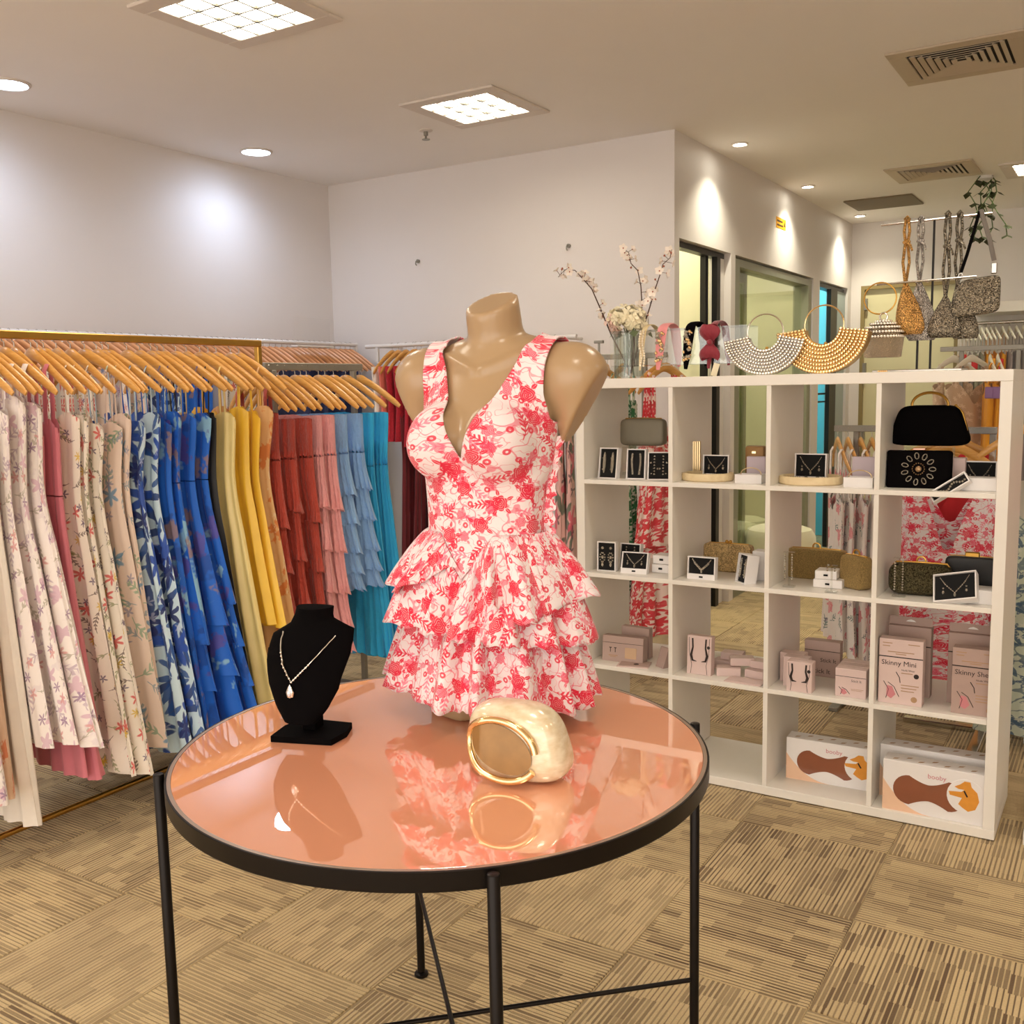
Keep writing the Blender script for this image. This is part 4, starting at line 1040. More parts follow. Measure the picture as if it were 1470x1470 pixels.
for x in np.arange(-3.62, -2.78, .065):
    hanger((float(x), RY, RZ+.014), PI/2, 'orange brown wooden hanger on the back wall rail', 'wooden hangers on the back wall rail')
# ================================================================ goods on the shelf unit
BOXW = mat('white_card', (236, 232, 230), .5, var=.01)
LILACC = mat('lilac_card', (204, 190, 200), .6, var=.01)
PAD = cloth('black_velvet_pad', (10, 9, 10), .95, .05)
PINKC = mat('blush_card', (218, 194, 188), .55, var=.02)
PINKD = mat('rose_brown_card', (178, 152, 142), .55, var=.02)
INK = mat('print_ink_dark', (40, 26, 24), .6, var=0); INKP = mat('print_ink_rose', (206, 130, 136), .6, var=0); INKT = mat('print_ink_tan', (176, 140, 104), .6, var=0)
SPARK = glitter('rhinestone', (245, 236, 218), .12, 900, .5)
CHAMP = mat('champagne_metal', (214, 190, 146), .28, .9, var=.06)
def spot(px, row, depth, py=None):
    """world point on the shelf floor of a row, under pixel column px, depth metres behind the front edge"""
    z = ROWZ[row-1]; Y = SY+depth; return Vector((col_x(px, Y, z+.06), Y, z))
def wid(p0, p1, Y, z=.9): return col_x(p1, Y, z)-col_x(p0, Y, z)
def hei(y0, y1, px, Y): return ony(px, y0, Y).z-ony(px, y1, Y).z
def jewel(kind, label, px, row, depth, w, h, d=.028, rotz=0, tilt=0, roll=0, lift=0, group=None, lid=False):
    p = spot(px, row, depth)
    t = thing('jewellery_box', label, 'jewellery box', p+Vector((0, 0, lift)), 0, group, rot=(math.radians(-tilt), math.radians(roll), math.radians(rotz)))
    f = .004
    mb = MB().box(-w/2, w/2, d*.55, d, 0, h).box(-w/2, -w/2+f, 0, d*.55, 0, h).box(w/2-f, w/2, 0, d*.55, 0, h).box(-w/2+f, w/2-f, 0, d*.55, 0, f if not lid else h*.24).box(-w/2+f, w/2-f, 0, d*.55, h-f, h)
    mb.build('tray', BOXW, t, False)
    z0 = f if not lid else h*.24
    MB().box(-w/2+f+.0004, w/2-f-.0004, d*.18, d*.54, z0+.0004, h-f-.0004, .001).build('pad', PAD, t, False)
    if lid: MB().box(-.007, .007, -.001, 0, h*.08, h*.15).build('ribbon_pull', PAD, t, False)
    y = d*.18-.0025; cz = (z0+h)/2; H_ = h-z0
    mb = MB()
    if kind == 'drops':
        for s in (-1, 1):
            mb.ell((s*w*.22, y, cz), (w*.085, .003, H_*.36), 8, 8)
            for q in range(9): mb.ell((s*w*.22+w*.075*math.sin(q*2.4), y-.002, cz+H_*(.30-.075*q)), .0026, 6, 4)
        nm = 'earrings'
    elif kind == 'straps':
        for s in (-1, 1):
            for q in range(12): mb.ell((s*w*.2+.002*s*math.sin(q*.4), y, h-.02-q*(H_-.03)/12), (.0045, .003, .0045), 6, 4)
        nm = 'earrings'
    elif kind == 'cross':
        for s in (-1, 1):
            for q in range(7): mb.ell((s*w*.2, y, cz+H_*(.34-.11*q)), .0036, 6, 4)
            mb.ell((s*w*.36, y, cz+.1*H_), .004, 6, 4).ell((s*w*.05, y, cz-.12*H_), .004, 6, 4).ell((s*w*.33, y, cz-.3*H_), .003, 6, 4)
        nm = 'earrings'
    elif kind == 'ovals':
        for s in (-1, 1):
            mb.ell((s*w*.22, y, cz+H_*.28), (.006, .003, .006), 8, 5)
            for q in range(10):
                a = q*PI/5; mb.ell((s*w*.22+w*.13*math.cos(a), y, cz-.05*H_+H_*.16*math.sin(a)), .0035, 6, 4)
            mb.ell((s*w*.22, y, cz-.05*H_), (.006, .003, .007), 8, 5).ell((s*w*.22, y, cz-.30*H_), (.005, .003, .009), 8, 5)
        nm = 'earrings'
    else:
        wd = .0022 if kind == 'collar' else .0013
        pts = [(-w*.34, y, cz+H_*.36), (-w*.22, y, cz+H_*.08), (0, y, cz-H_*.26), (w*.22, y, cz+H_*.08), (w*.34, y, cz+H_*.36)]
        P_ = []
        for i in range(4):
            for q in range(5):
                f_ = q/5; P_.append(tuple(pts[i][e]+(pts[i+1][e]-pts[i][e])*f_ for e in range(3)))
        mb.tube(P_+[pts[-1]], wd, 5)
        for q in range(4, 17): mb.ell(P_[q], .0026 if kind != 'collar' else .0045, 6, 4)
        mb.ell((0, y, cz-H_*.34), (.004, .003, .007), 8, 5)
        if kind != 'collar':
            for s in (-1, 1): mb.ell((s*w*.27, y, cz-H_*.06), .003, 6, 4).ell((s*w*.27, y, cz-H_*.2), (.004, .003, .006), 6, 5)
        nm = 'necklace'
    mb.build(nm, SPARK, t); return t
def carton(name, label, px, row, depth, w, h, d, mat_=None, rotz=0, tilt=0, lift=0, group=None, cat='box', band=True, lines=3, flap=False, txt=None, bra=False, roll=0, win=False):
    p = spot(px, row, depth)
    t = thing(name, label, cat, p+Vector((0, 0, lift)), 0, group, rot=(math.radians(-tilt), math.radians(roll), math.radians(rotz)))
    MB().box(-w/2, w/2, 0, d, 0, h, .0012).build('carton', mat_ or PINKC, t, False)
    e = .0006
    if flap:
        MB().add([(-w/2, d*.5, h), (w/2, d*.5, h), (w/2, d*.5, h+.028), (-w/2, d*.5, h+.028), (-w/2, d*.5+.001, h), (w/2, d*.5+.001, h), (w/2, d*.5+.001, h+.028), (-w/2, d*.5+.001, h+.028)],
                 [(0, 1, 2, 3), (7, 6, 5, 4), (0, 4, 5, 1), (1, 5, 6, 2), (2, 6, 7, 3), (3, 7, 4, 0)]).build('hang_tab', PINKD, t, False)
        MB().prism([(-.016, h+.012), (.016, h+.012), (.010, h+.017), (0, h+.020), (-.010, h+.017)], d*.5-e*2, d*.5-e).build('euro_slot', BOXW, t, False)
    if band: MB().box(-w/2, w/2, -e, 0, h*.72, h*.735).build('print_band', INK, t, False)
    if win:
        MB().box(w*.06, w*.34, -e, 0, h*.16, h*.58).build('window', mat('tan_window', (196, 160, 124), .25, var=.05), t, False)
        for s in (-.30, -.18): MB().box(w*s-.005, w*s+.005, -e, 0, h*.52, h*.55).box(w*s-.0012, w*s+.0012, -e, 0, h*.36, h*.52).build('print_figure', INK, t, False)
        MB().box(-w*.34, -w*.12, -e, 0, h*.22, h*.25).box(-w*.30, -w*.16, -e, 0, h*.17, h*.19).build('print_line', INKT, t, False)
    if bra:
        for s in (-1, 1):
            MB().tube([(s*w*.28, -e, h*.93), (s*w*.26, -e, h*.7), (s*w*.33, -e, h*.5), (s*w*.27, -e, h*.36), (s*w*.1, -e, h*.34)], [.003, .003, .0045, .004, .001], 6, flat=((0, 1, 0), 4) if 0 else None).build('print_figure', INK, t)
            MB().tube([(s*w*.42, -e*.4, h*.95), (s*w*.40, -e*.4, h*.55), (s*w*.30, -e*.4, h*.25), (s*w*.34, -e*.4, h*.02)], .0008, 4).build('print_outline', INK, t)
        MB().cyl((w*.38, 0, h*.72), (w*.38, -e, h*.72), .006, 12).build('print_dot', INK, t)
    elif lines:
        mb = MB()
        for k in range(lines): mb.box(w*.02, w*.02+w*(.40-.05*k), -e, 0, h*(.30-.045*k), h*(.312-.045*k))
        mb.build('print_line', INKT, t, False)
        MB().tube([(-w*.38, -e*.5, h*.34), (-w*.26, -e*.5, h*.22), (-w*.32, -e*.5, h*.08)], .001, 4).build('print_outline', INK, t)
        MB().tube([(-w*.28, -e*.5, h*.33), (-w*.14, -e*.5, h*.27), (-w*.02, -e*.5, h*.12)], .001, 4).build('print_outline', INK, t)
        MB().prism([(-w*.30, h*.28), (-w*.18, h*.27), (-w*.10, h*.15), (-w*.2, h*.08), (-w*.31, h*.12)], -e, 0).build('print_figure', INKP, t, False)
    if txt and txt[0][0].startswith('Skinny'):
        MB().cyl((w*.36, 0, h*.46), (w*.36, -e, h*.46), .008, 14).build('print_dot', INK, t); MB().cyl((w*.32, 0, h*.10), (w*.32, -e, h*.10), .0095, 16).build('print_dot', INKT, t)
        mb = MB()
        for zz_, w0, w1 in ((.93, -.42, -.20), (.93, .16, .42), (.885, -.42, -.25), (.80, -.30, .30), (.77, -.12, .12), (.485, .02, .28)): mb.box(w*w0, w*w1, -e, 0, h*zz_, h*(zz_+.012))
        mb.build('print_line', INKT, t, False)
        MB().tube([(-w*.10, -e*.5, h*.50), (-w*.02, -e*.5, h*.42), (w*.0, -e*.5, h*.34)], .0012, 4).build('print_outline', INK, t)
    if txt:
        for (s_, sz, x, z, m_) in txt: lettering(s_, sz, m_, t, (x*w, -e*1.2, z*h))
    return t
# ---- row 1, column 1
def soft_clutch(name, label, loc, w, h, d, mat_, rotz=0, e1=.35, e2=.4, frame=None, clasp=None, tilt=0, top=None, group=None):
    t = thing(name, label, 'bag', loc, 0, group, rot=(math.radians(-tilt), 0, math.radians(rotz)))
    o = MB().grid(lambda u, v: superq(u, v, w/2, d/2, h/2, e1, e2), 48, 20, True)
    o.v = [(x, y*(1-.25*z/h), z+h/2) for x, y, z in o.v]
    o.build('bag_body', mat_, t, True, 70)
    if frame: MB().tube([(-w*.44, 0, h*.86), (-w*.40, 0, h*.985), (0, 0, h*1.0), (w*.40, 0, h*.985), (w*.44, 0, h*.86)], .0035, 8).build('frame', frame, t)
    if clasp == 'knob':
        for s in (-1, 1): MB().ell((s*.007, 0, h+.006), .007, 10, 7).build('clasp', frame or GOLDS, t)
    if clasp == 'ring':
        MB().tube([(.013*math.cos(a), 0, h+.006+.013*math.sin(a)) for a in np.linspace(-.5, 3.6, 14)], .003, 7).build('clasp', frame or GOLDS, t)
    if clasp == 'bar': MB().box(-.022, .022, -.008, .008, h-.004, h+.014, .003).build('clasp', frame or GOLDS, t)
    return t
GREYG = mat('pewter_satin', (128, 120, 102), .5, .25, var=.06)
p = spot(924, 1, .26)
soft_clutch('evening_clutch', 'pewter rounded evening clutch behind the earring boxes in the top left cell', p+Vector((0, 0, .112)), .185, .105, .05, GREYG, 0, .3, .35, GOLD)
t = thing('display_riser', 'clear riser under the pewter clutch in the top left cell', 'display stand', p)
MB().box(-.07, .07, -.045, .045, .106, .110).box(-.07, -.066, -.045, .045, 0, .106).box(.066, .07, -.045, .045, 0, .106).build('riser', ACRYL, t, False)
jewel('drops', 'black pad box with long leaf earrings in the top left cell', 871, 1, .06, .078, .116, tilt=9, rotz=-4)
jewel('straps', 'black pad box with hanging strip earrings, middle of the top left cell', 912, 1, .07, .074, .112, tilt=6, rotz=4)
jewel('cross', 'tilted black pad box of starry earrings beside the first divider', 945, 1, .07, .080, .105, tilt=16, rotz=18)
# ---- row 1, column 2
WOODB = NT('tray_wood'); _p = WOODB.obj(); _x, _y, _z = WOODB.sep(_p)
_g = WOODB.noise(WOODB.comb(WOODB.math('MULTIPLY', _x, 20), WOODB.math('MULTIPLY', _y, 120), WOODB.math('MULTIPLY', _z, 90)), 1, 4)[0]
WOODB.fin(WOODB.mix(_g, lin((214, 188, 140)), lin((240, 222, 182))), .5)
def wood_tray(label, px, depth, r):
    p = spot(px, 1, depth)
    t = thing('wooden_tray', label, 'tray', p)
    MB().lathe([(r-.004, 0), (r, .004), (r, .024), (r-.003, .028), (r-.014, .028), (r-.016, .016), (.001, .016)], 40, sy=.85).build('tray_body', WOODB.m, t)
    return p
p = wood_tray('round pale wood tray in the second cell of the top row', 1016, .125, .094)
for k in range(6):
    a = k*1.05; t = thing('hair_clip', 'small pearl hair clip lying in the second cell tray', 'hair clip', (p.x+.045*math.cos(a), p.y+.035*math.sin(a), p.z+.019), a, 'pearl clips in the second cell tray')
    mb = MB(); [mb.ell((q*.008-.016, 0, 0), .0036, 6, 4) for q in range(5)]; mb.build('pearls', SPARK, t)
q = spot(995, 1, .20)
t = thing('ribbed_clutch', 'ribbed champagne clutch standing behind the wooden tray', 'bag', q)
mb = MB()
for k in range(7): mb.tube([(-.024+k*.008, 0, .006), (-.024+k*.008, 0, .135)], .006, 8)
mb.build('ribbed_case', CHAMP, t); MB().box(-.03, .03, -.010, .010, 0, .006, .002).build('base', CHAMP, t, False)
jewel('v', 'upright necklace set box on the wooden tray, second cell', 1027, 1, .16, .098, .072, lift=.017, tilt=4)
def bangle_box(label, px, row, depth, w, h, d, r):
    p = spot(px, row, depth)
    t = thing('bangle_box', label, 'jewellery box', p)
    MB().box(-w/2, w/2, 0, d, 0, .004).box(-w/2, -w/2+.003, 0, d, .004, h).box(w/2-.003, w/2, 0, d, .004, h).box(-w/2+.003, w/2-.003, 0, .003, .004, h).box(-w/2+.003, w/2-.003, d-.003, d, .004, h).build('tray', BOXW, t, False)
    MB().box(-w/2+.004, w/2-.004, .004, d-.004, .005, h-.006).build('pad', LILACC, t, False)
    MB().tube([(r*math.cos(a), d*.5, h-.012+.6*r*math.sin(a)+.012) for a in np.linspace(-.15, PI+.15, 24)], .0018, 7).build('bangle', CHAMP, t)
    return p
bangle_box('white bangle box at the right of the second cell, top row', 1074, 1, .06, .094, .030, .06, .036)
t = thing('lilac_lid', 'lilac box lid standing in the second cell of the top row', 'lid', spot(1085, 1, .17)); MB().box(-.034, .034, 0, .02, 0, .085, .002).build('lid_shell', LILACC, t, False)
t = thing('small_bag', 'small brown evening bag on the lilac lid, second cell', 'bag', spot(1085, 1, .26)); MB().box(-.035, .035, -.02, .02, 0, .118, .008).build('bag_body', mat('bronze_satin', (150, 112, 62), .4, .3), t); MB().box(-.008, .008, -.024, -.02, .09, .10, .001).build('clasp', GOLDS, t)
# ---- row 1, column 3
p = wood_tray('round pale wood tray in the third cell of the top row', 1164, .125, .106)
for k in range(7):
    a = k*.9+.3; t = thing('hair_clip', 'dark jewelled hair clip lying in the third cell tray', 'hair clip', (p.x+.055*math.cos(a), p.y+.042*math.sin(a), p.z+.019), a, 'dark clips in the third cell tray')
    mb = MB(); [mb.ell((q*.008-.016, 0, 0), .0038, 6, 4) for q in range(5)]; mb.build('stones', DARKS, t)
jewel('v', 'upright necklace set box on the wooden tray, third cell', 1163, 1, .16, .108, .083, lift=.017, tilt=4)
bangle_box('white bangle box at the right of the third cell, top row', 1232, 1, .05, .092, .032, .06, .036)
t = thing('lilac_lid', 'lilac box lid standing in the third cell of the top row', 'lid', spot(1240, 1, .16)); MB().box(-.038, .038, 0, .02, 0, .092, .002).build('lid_shell', LILACC, t, False)
# ---- row 1, column 4
p = spot(1318, 1, .085)
t = thing('jewelled_clutch', 'black satin clutch with jewelled flower in the top right cell', 'bag', p, 0, None, rot=(math.radians(-6), 0, math.radians(3)))
MB().box(-.097, .097, 0, .045, 0, .122, .008).build('bag_body', BLACKV, t); MB().box(-.018, .018, -.004, .012, .1225, .128, .001).build('clasp', mat('rose_gold', (226, 170, 150), .3, .8), t)
for k in range(11):
    a = 2*PI*k/11; c_, s_ = math.cos(a), math.sin(a)
    MB().tube([(.042*c_+.010*c_*math.cos(b)-.006*s_*math.sin(b), -.0022, .062+.042*s_+.010*s_*math.cos(b)+.006*c_*math.sin(b)) for b in np.linspace(0, 2*PI, 14)[:-1]], .0017, 5, closed=True).build('petal', SPARK, t)
mb = MB().ell((0, -.002, .062), (.010, .004, .010), 10, 6)
for k in range(16): a = 2*PI*k/16; mb.ell((.018*math.cos(a), -.001, .062+.018*math.sin(a)), .0022, 5, 4)
mb.build('centre_stones', mat('smoky_stones', (160, 130, 96), .15, .7), t)
p = spot(1333, 1, .215)
t = thing('handbag', 'black velvet handbag with gold frame and handle in the top right cell', 'bag', p)
MB().box(-.075, .075, -.03, .03, 0, .125).build('plinth', ACRYL, t, False)
o = MB().grid(lambda u, v: superq(u, v, .112, .034, .066, .35, .5), 48, 20, True)
o.v = [(x*(1-.18*z/.066), y, z+.195) for x, y, z in o.v]; o.build('bag_body', BLACKV, t, True, 70)
MB().tube([(.105, -.01, .145), (.112, -.01, .18), (.098, -.01, .235), (.075, -.01, .262)], .005, 8).build('frame', GOLD, t)
MB().tube([(.055*math.cos(a), -.012, .262+.040*math.sin(a)) for a in np.linspace(0, 2*PI, 30)[:-1]], .0045, 8, closed=True).build('handle', GOLD, t)
jewel('v', 'necklace box propped upright at the right end of the top row', 1406, 1, .17, .100, .085, lift=.0, tilt=6)
t = thing('white_box', 'closed white box under the propped necklace box, top right cell', 'box', spot(1407, 1, .06)); MB().box(-.052, .052, 0, .075, 0, .040, .002).build('box', BOXW, t, False)
t = thing('bracelet_box', 'open white bracelet box leaning at a slant in the top right cell', 'jewellery box', spot(1367, 1, .022), 0, None, rot=(math.radians(-28), math.radians(-35), math.radians(2)))
MB().box(-.062, .062, 0, .02, 0, .004).box(-.062, .062, 0, .02, .034, .038).box(-.062, -.058, 0, .02, .004, .034).box(.058, .062, 0, .02, .004, .034).box(-.058, .058, .016, .02, .004, .034).build('tray', BOXW, t, False)
MB().box(-.057, .057, .006, .015, .005, .033).build('pad', PAD, t, False)
mb = MB()
for k in range(14): mb.ell((-.05+k*.0077, .004, .019+.006*math.sin(k*.9)), .004, 6, 4)
mb.build('bracelet', SPARK, t)
carton('pink_box', 'small blush box behind the slanted bracelet box', 1373, 1, .16, .052, .094, .04, band=False, lines=0)
# ---- row 2, column 1
jewel('ovals', 'black pad box with filigree drop earrings, second row left', 870, 2, .05, .075, .112, tilt=2, rotz=4)
jewel('cross', 'jewellery box half hidden behind the lidded one, second row left', 903, 2, .13, .085, .098, tilt=8)
jewel('v', 'lidded necklace box leaning back, second row left', 909, 2, .05, .102, .082, lid=True, tilt=18, rotz=6)
for k, (z, dx) in enumerate(((0, 0), (.034, .004))):
    t = thing('drawer_box', ['white drawer box with dark ribbon, lower of two by the first divider', 'white drawer box with dark ribbon, upper of two by the first divider'][k], 'jewellery box', spot(948, 2, .10)+Vector((dx, 0, z)))
    MB().box(-.035, .035, 0, .07, .0005, .033, .002).build('box', BOXW, t, False); MB().box(-.007, .007, -.003, 0, .014, .021).build('ribbon_pull', PAD, t, False)
# ---- row 2, column 2
jewel('collar', 'lidded box with a broad silver collar, second row second cell', 1006, 2, .05, .104, .082, lid=True, tilt=5)
WEAV = glitter('woven_gold', (220, 190, 136), .4, 260, .4)
soft_clutch('evening_clutch', 'woven gold clutch at the back of the second row, second cell', spot(1046, 2, .25), .185, .105, .05, WEAV, 0, .2, .25, GOLD, 'knob')
jewel('drops', 'open white box turned sideways, second row second cell', 1062, 2, .05, .066, .104, d=.045, tilt=8, rotz=-42)
t = thing('white_box', 'tall closed white box by the second divider, second row', 'box', spot(1090, 2, .12)); MB().box(-.026, .026, 0, .06, 0, .105, .002).build('box', BOXW, t, False)
# ---- row 2, column 3
GGL = glitter('gold_glitter', (222, 192, 130), .35, 700, .45)
def acryl_stand(label, px, row, depth, h, n, tall=True):
    t = thing('earring_stand', label, 'display stand', spot(px, row, depth))
    MB().box(-.020, .020, -.012, .012, 0, .006, .001).box(-.0012, .0012, -.010, .010, .006, h).box(-.018, .018, -.010, .010, h, h+.0025).build('stand', ACRYL, t, False)
    for s in (-1, 1):
        mb = MB()
        for k in range(n): mb.ell((s*.012, -.011, h-.006-k*.0085), .0034, 6, 4)
        mb.build('earring', SPARK, t)
    return t
acryl_stand('clear stand with long chain earrings at the left of the third cell', 1133, 2, .06, .12, 11)
soft_clutch('evening_clutch', 'gold glitter clutch at the back of the second row, third cell', spot(1172, 2, .25), .21, .108, .055, GGL, 0, .2, .3, GOLD, 'ring')
for k, z in enumerate((0, .030)):
    t = thing('drawer_box', ['lower', 'upper'][k]+' white drawer box in front of the gold glitter clutch', 'jewellery box', spot(1188, 2, .09)+Vector((-.006*k, 0, z)), math.radians(3*k))
    MB().box(-.048+.012*k, .048-.012*k, 0, .07, .0005, .0295, .002).build('box', BOXW, t, False); MB().box(-.007, .007, -.003, 0, .012, .018).build('ribbon_pull', PAD, t, False)
acryl_stand('clear stand with pearl stud earrings before the white drawer boxes', 1194, 2, .03, .09, 2)
soft_clutch('evening_clutch', 'rounded gold glitter clutch turned by the third divider', spot(1229, 2, .14), .11, .112, .06, GGL, -30, .3, .45, GOLD, 'ring')
# ---- row 2, column 4
acryl_stand('clear stand with long chain earrings at the left of the fourth cell', 1291, 2, .06, .125, 12)
MESHB = glitter('gunmetal_mesh', (112, 104, 76), .3, 330, .12)
soft_clutch('evening_clutch', 'gunmetal mesh barrel clutch in the second row, fourth cell', spot(1322, 2, .13), .195, .105, .08, MESHB, 4, .5, .35, GOLD, 'ring')
soft_clutch('evening_clutch', 'black satin clutch with gold bar clasp, second row right end', spot(1395, 2, .20), .16, .125, .05, C_BLACK, 0, .25, .25, GOLD, 'bar')
t = thing('white_box', 'white box under the tilted necklace box, second row right end', 'box', spot(1408, 2, .05)); MB().box(-.042, .042, 0, .085, 0, .044, .002).build('box', BOXW, t, False)
jewel('v', 'open necklace box tilted on a white box, second row right end', 1371, 2, .010, .128, .098, d=.03, tilt=38, rotz=-4, roll=-12, lift=.016)
# ---- row 3: blush cartons
carton('window_carton', 'wide blush carton with window at the left of the third row', 893, 3, .07, .165, .098, .05, PINKD, tilt=6, rotz=4, lines=0, win=True)
MBw = MB()
t = thing('flat_leaflet', 'flat blush leaflets lying in front of the window carton', 'leaflet', spot(908, 3, .03), math.radians(14)); MB().box(-.06, .06, -.012, .06, 0, .003).build('sheet', PINKC, t, False); MB().box(-.052, .06, -.006, .066, .0035, .0055).build('sheet', PINKD, t, False); MB().lathe([(.010, .0056), (.010, .006)], 14, (.01, .02, 0)).build('print_dot', INK, t)
carton('window_carton', 'smaller blush carton behind the wide window carton', 912, 3, .16, .12, .118, .03, PINKD, rotz=-3, lines=0, flap=False, band=False, win=True)
carton('slim_carton', 'slim blush carton leaning by the first divider in the third row', 946, 3, .07, .045, .078, .03, PINKD, rotz=-30, tilt=20, band=False, lines=0)
carton('bra_pack', 'blush carton printed with a black bra by the first cell divider', 1003, 3, .05, .092, .142, .035, PINKC, tilt=3, band=False, bra=True)
PILE = [(1046, .08, 0, 20, .085, .030), (1038, .15, 0, -10, .09, .034), (1082, .09, 0, -14, .075, .030), (1066, .12, .033, 25, .085, .028), (1088, .12, .031, -8, .06, .026), (1050, .17, .035, 5, .08, .026)]
for k, (px, dp, li, rz, w, h) in enumerate(PILE):
    carton('small_carton', ['lowest front', 'lowest back', 'lowest right', 'upper middle', 'upper right', 'topmost back'][k]+' blush carton of the loose pile in the third row', px, 3, dp, w, h, .05, PINKC, rotz=rz, lift=li, band=False, lines=0, group='loose cartons in the third row')
t = thing('flat_leaflet', 'flat blush leaflets under the loose pile of cartons', 'leaflet', spot(1066, 3, .012), math.radians(-2)); MB().box(-.07, .062, 0, .06, 0, .002).build('sheet', PINKC, t, False); MB().box(-.06, .066, .004, .066, .0025, .0045).build('sheet', PINKC, t, False)
for k in range(3):
    carton('bra_pack', ['front', 'middle', 'rear'][k]+' small blush bra carton of the row of three, third cell', 1147-k*5, 3, .015+k*.050, .086, .104, .046, PINKC, band=False, bra=(k == 0), lines=0, group='small bra cartons in the third cell')
carton('blush_carton', 'tall blush carton at the back of the third cell', 1180, 3, .23, .125, .13, .04, PINKD, lines=0, txt=[('Stick It', .020, -.05, .42, INK), ('Stick It', .024, -.30, .10, INK)])
for k in range(3):
    carton('blush_carton', ['front', 'middle', 'rear'][k]+' wide blush carton at the right of the third cell', 1221+k*4, 3, .035+k*.045, .100, .096-.0*k, .042, PINKC, lines=2 if k == 0 else 0, txt=[('Stick It', .012, .02, .56, INK)] if k == 0 else None, group='wide cartons in the third cell')
carton('skinny_carton', 'tall blush carton lettered Skinny Mini in the third row', 1292, 3, .035, .135, .215, .045, PINKC, tilt=0, txt=[('Skinny Mini', .0235, -.44, .60, INK), ('Nude Wear', .0085, .02, .525, INK)])
carton('skinny_carton', 'taller rose brown carton behind the Skinny Mini one', 1304, 3, .15, .135, .235, .04, PINKD, flap=True, lines=0)
carton('skinny_carton', 'blush carton lettered Skinny Sheer at the right of the third row', 1399, 3, .03, .135, .212, .045, PINKD, txt=[('Skinny Sheer', .0225, -.44, .60, INK), ('Nude Wear', .0085, .02, .525, INK)])
carton('skinny_carton', 'taller rose brown carton behind the Skinny Sheer one', 1393, 3, .13, .14, .235, .04, PINKD, flap=True, lines=0)
for px in (1309, ): 
    pass
# ---- row 4: window boxes
PEACHC = mat('peach_card', (236, 196, 164), .5, var=.02); SMOKE = mat('amber_window', (142, 86, 62), .12, 0, var=.15, nscale=14, Coat_Weight=.5)
ORNG = mat('orange_print', (224, 150, 50), .5, var=.1, nscale=50)
def tape_box(label, px, depth, rotz=0, lift=0, w=.325, h=.165, d=.07):
    p = spot(px, 4, depth); t = thing('window_box', label, 'box', p+Vector((0, 0, lift)), math.radians(rotz))
    MB().box(-w/2, w/2, 0, d, 0, h, .0015).build('carton', BOXW, t, False)
    e = .0008
    def arc(cx, cz, r, a0, a1, n=14): return [(cx+r*math.cos(a0+(a1-a0)*k/n), cz+r*math.sin(a0+(a1-a0)*k/n)) for k in range(n+1)]
    MB().prism([(-w/2, 0), (-w*.04, 0)]+[(-w*.04-(w*.46)*(k/12), .001+h*.62*(k/12)**2.2) for k in range(1, 13)], -e, 0).build('peach_swoosh', PEACHC, t, False)
    cz = h*.46; L_, R_ = -w*.25, w*.115; r = h*.29; up = []; dn = []
    for k in range(31):
        q = k/30; x = L_+(R_-L_)*q; hh = r*(.55+.45*abs(2*q-1)**1.6); up.append((x, cz+hh)); dn.append((x, cz-hh))
    poly = arc(L_, cz, r, PI*1.5, PI*.5)[::1]
    poly = [(L_+r*math.cos(a), cz+r*math.sin(a)) for a in np.linspace(PI*1.5, PI*.5, 14)]+up[1:-1]+[(R_+r*math.cos(a), cz+r*math.sin(a)) for a in np.linspace(PI*.5, -PI*.5, 14)]+dn[::-1][1:-1]
    MB().prism(poly, -e*1.5, 0).build('window', SMOKE, t, False)
    MB().prism([(w*.27+h*.33*math.cos(a), h*.53+h*.33*math.sin(a)) for a in np.linspace(0, 2*PI, 28)[:-1]], -e*2, 0).build('round_print', BOXW, t, False)
    fig = [(.30, .75), (.34, .80), (.37, .86), (.41, .86), (.42, .78), (.46, .70), (.475, .56), (.45, .42), (.40, .37), (.36, .42), (.33, .47), (.355, .58), (.27, .60), (.26, .66), (.35, .68), (.37, .72), (.33, .72)]
    MB().prism([(w*.27+(x-.38)*w*1.28, h*.53+(z-.61)*h*1.18) for x, z in fig], -e*2.6, -e*2).build('print_figure', ORNG, t, False)
    MB().tube([(w*.255, -e*2.8, h*.64), (w*.285, -e*2.8, h*.53)], .0025, 5).build('print_mark', INK, t)
    lettering('booby', .022, INKP, t, (-w*.08, -e*1.4, h*.76))
    mb = MB()
    for k in range(8): a_ = -w*.42+k*w*.12; mb.add([(a_, .012+.02*(k % 2), h+e), (a_+.014, .018+.02*(k % 2), h+e), (a_+.02, .03+.02*(k % 2), h+e), (a_+.004, .024+.02*(k % 2), h+e)], [(0, 1, 2, 3)])
    mb.build('top_print', INKT, t, False); return t
tape_box('white and peach window box in the bottom row, third cell', 1196, .12, 2, w=.325, h=.150)
tape_box('front white and peach window box at the bottom right cell', 1343, .015, 0, w=.325, h=.168)
tape_box('rear white and peach window box behind the front one, bottom right', 1336, .12, 0, w=.325, h=.180)

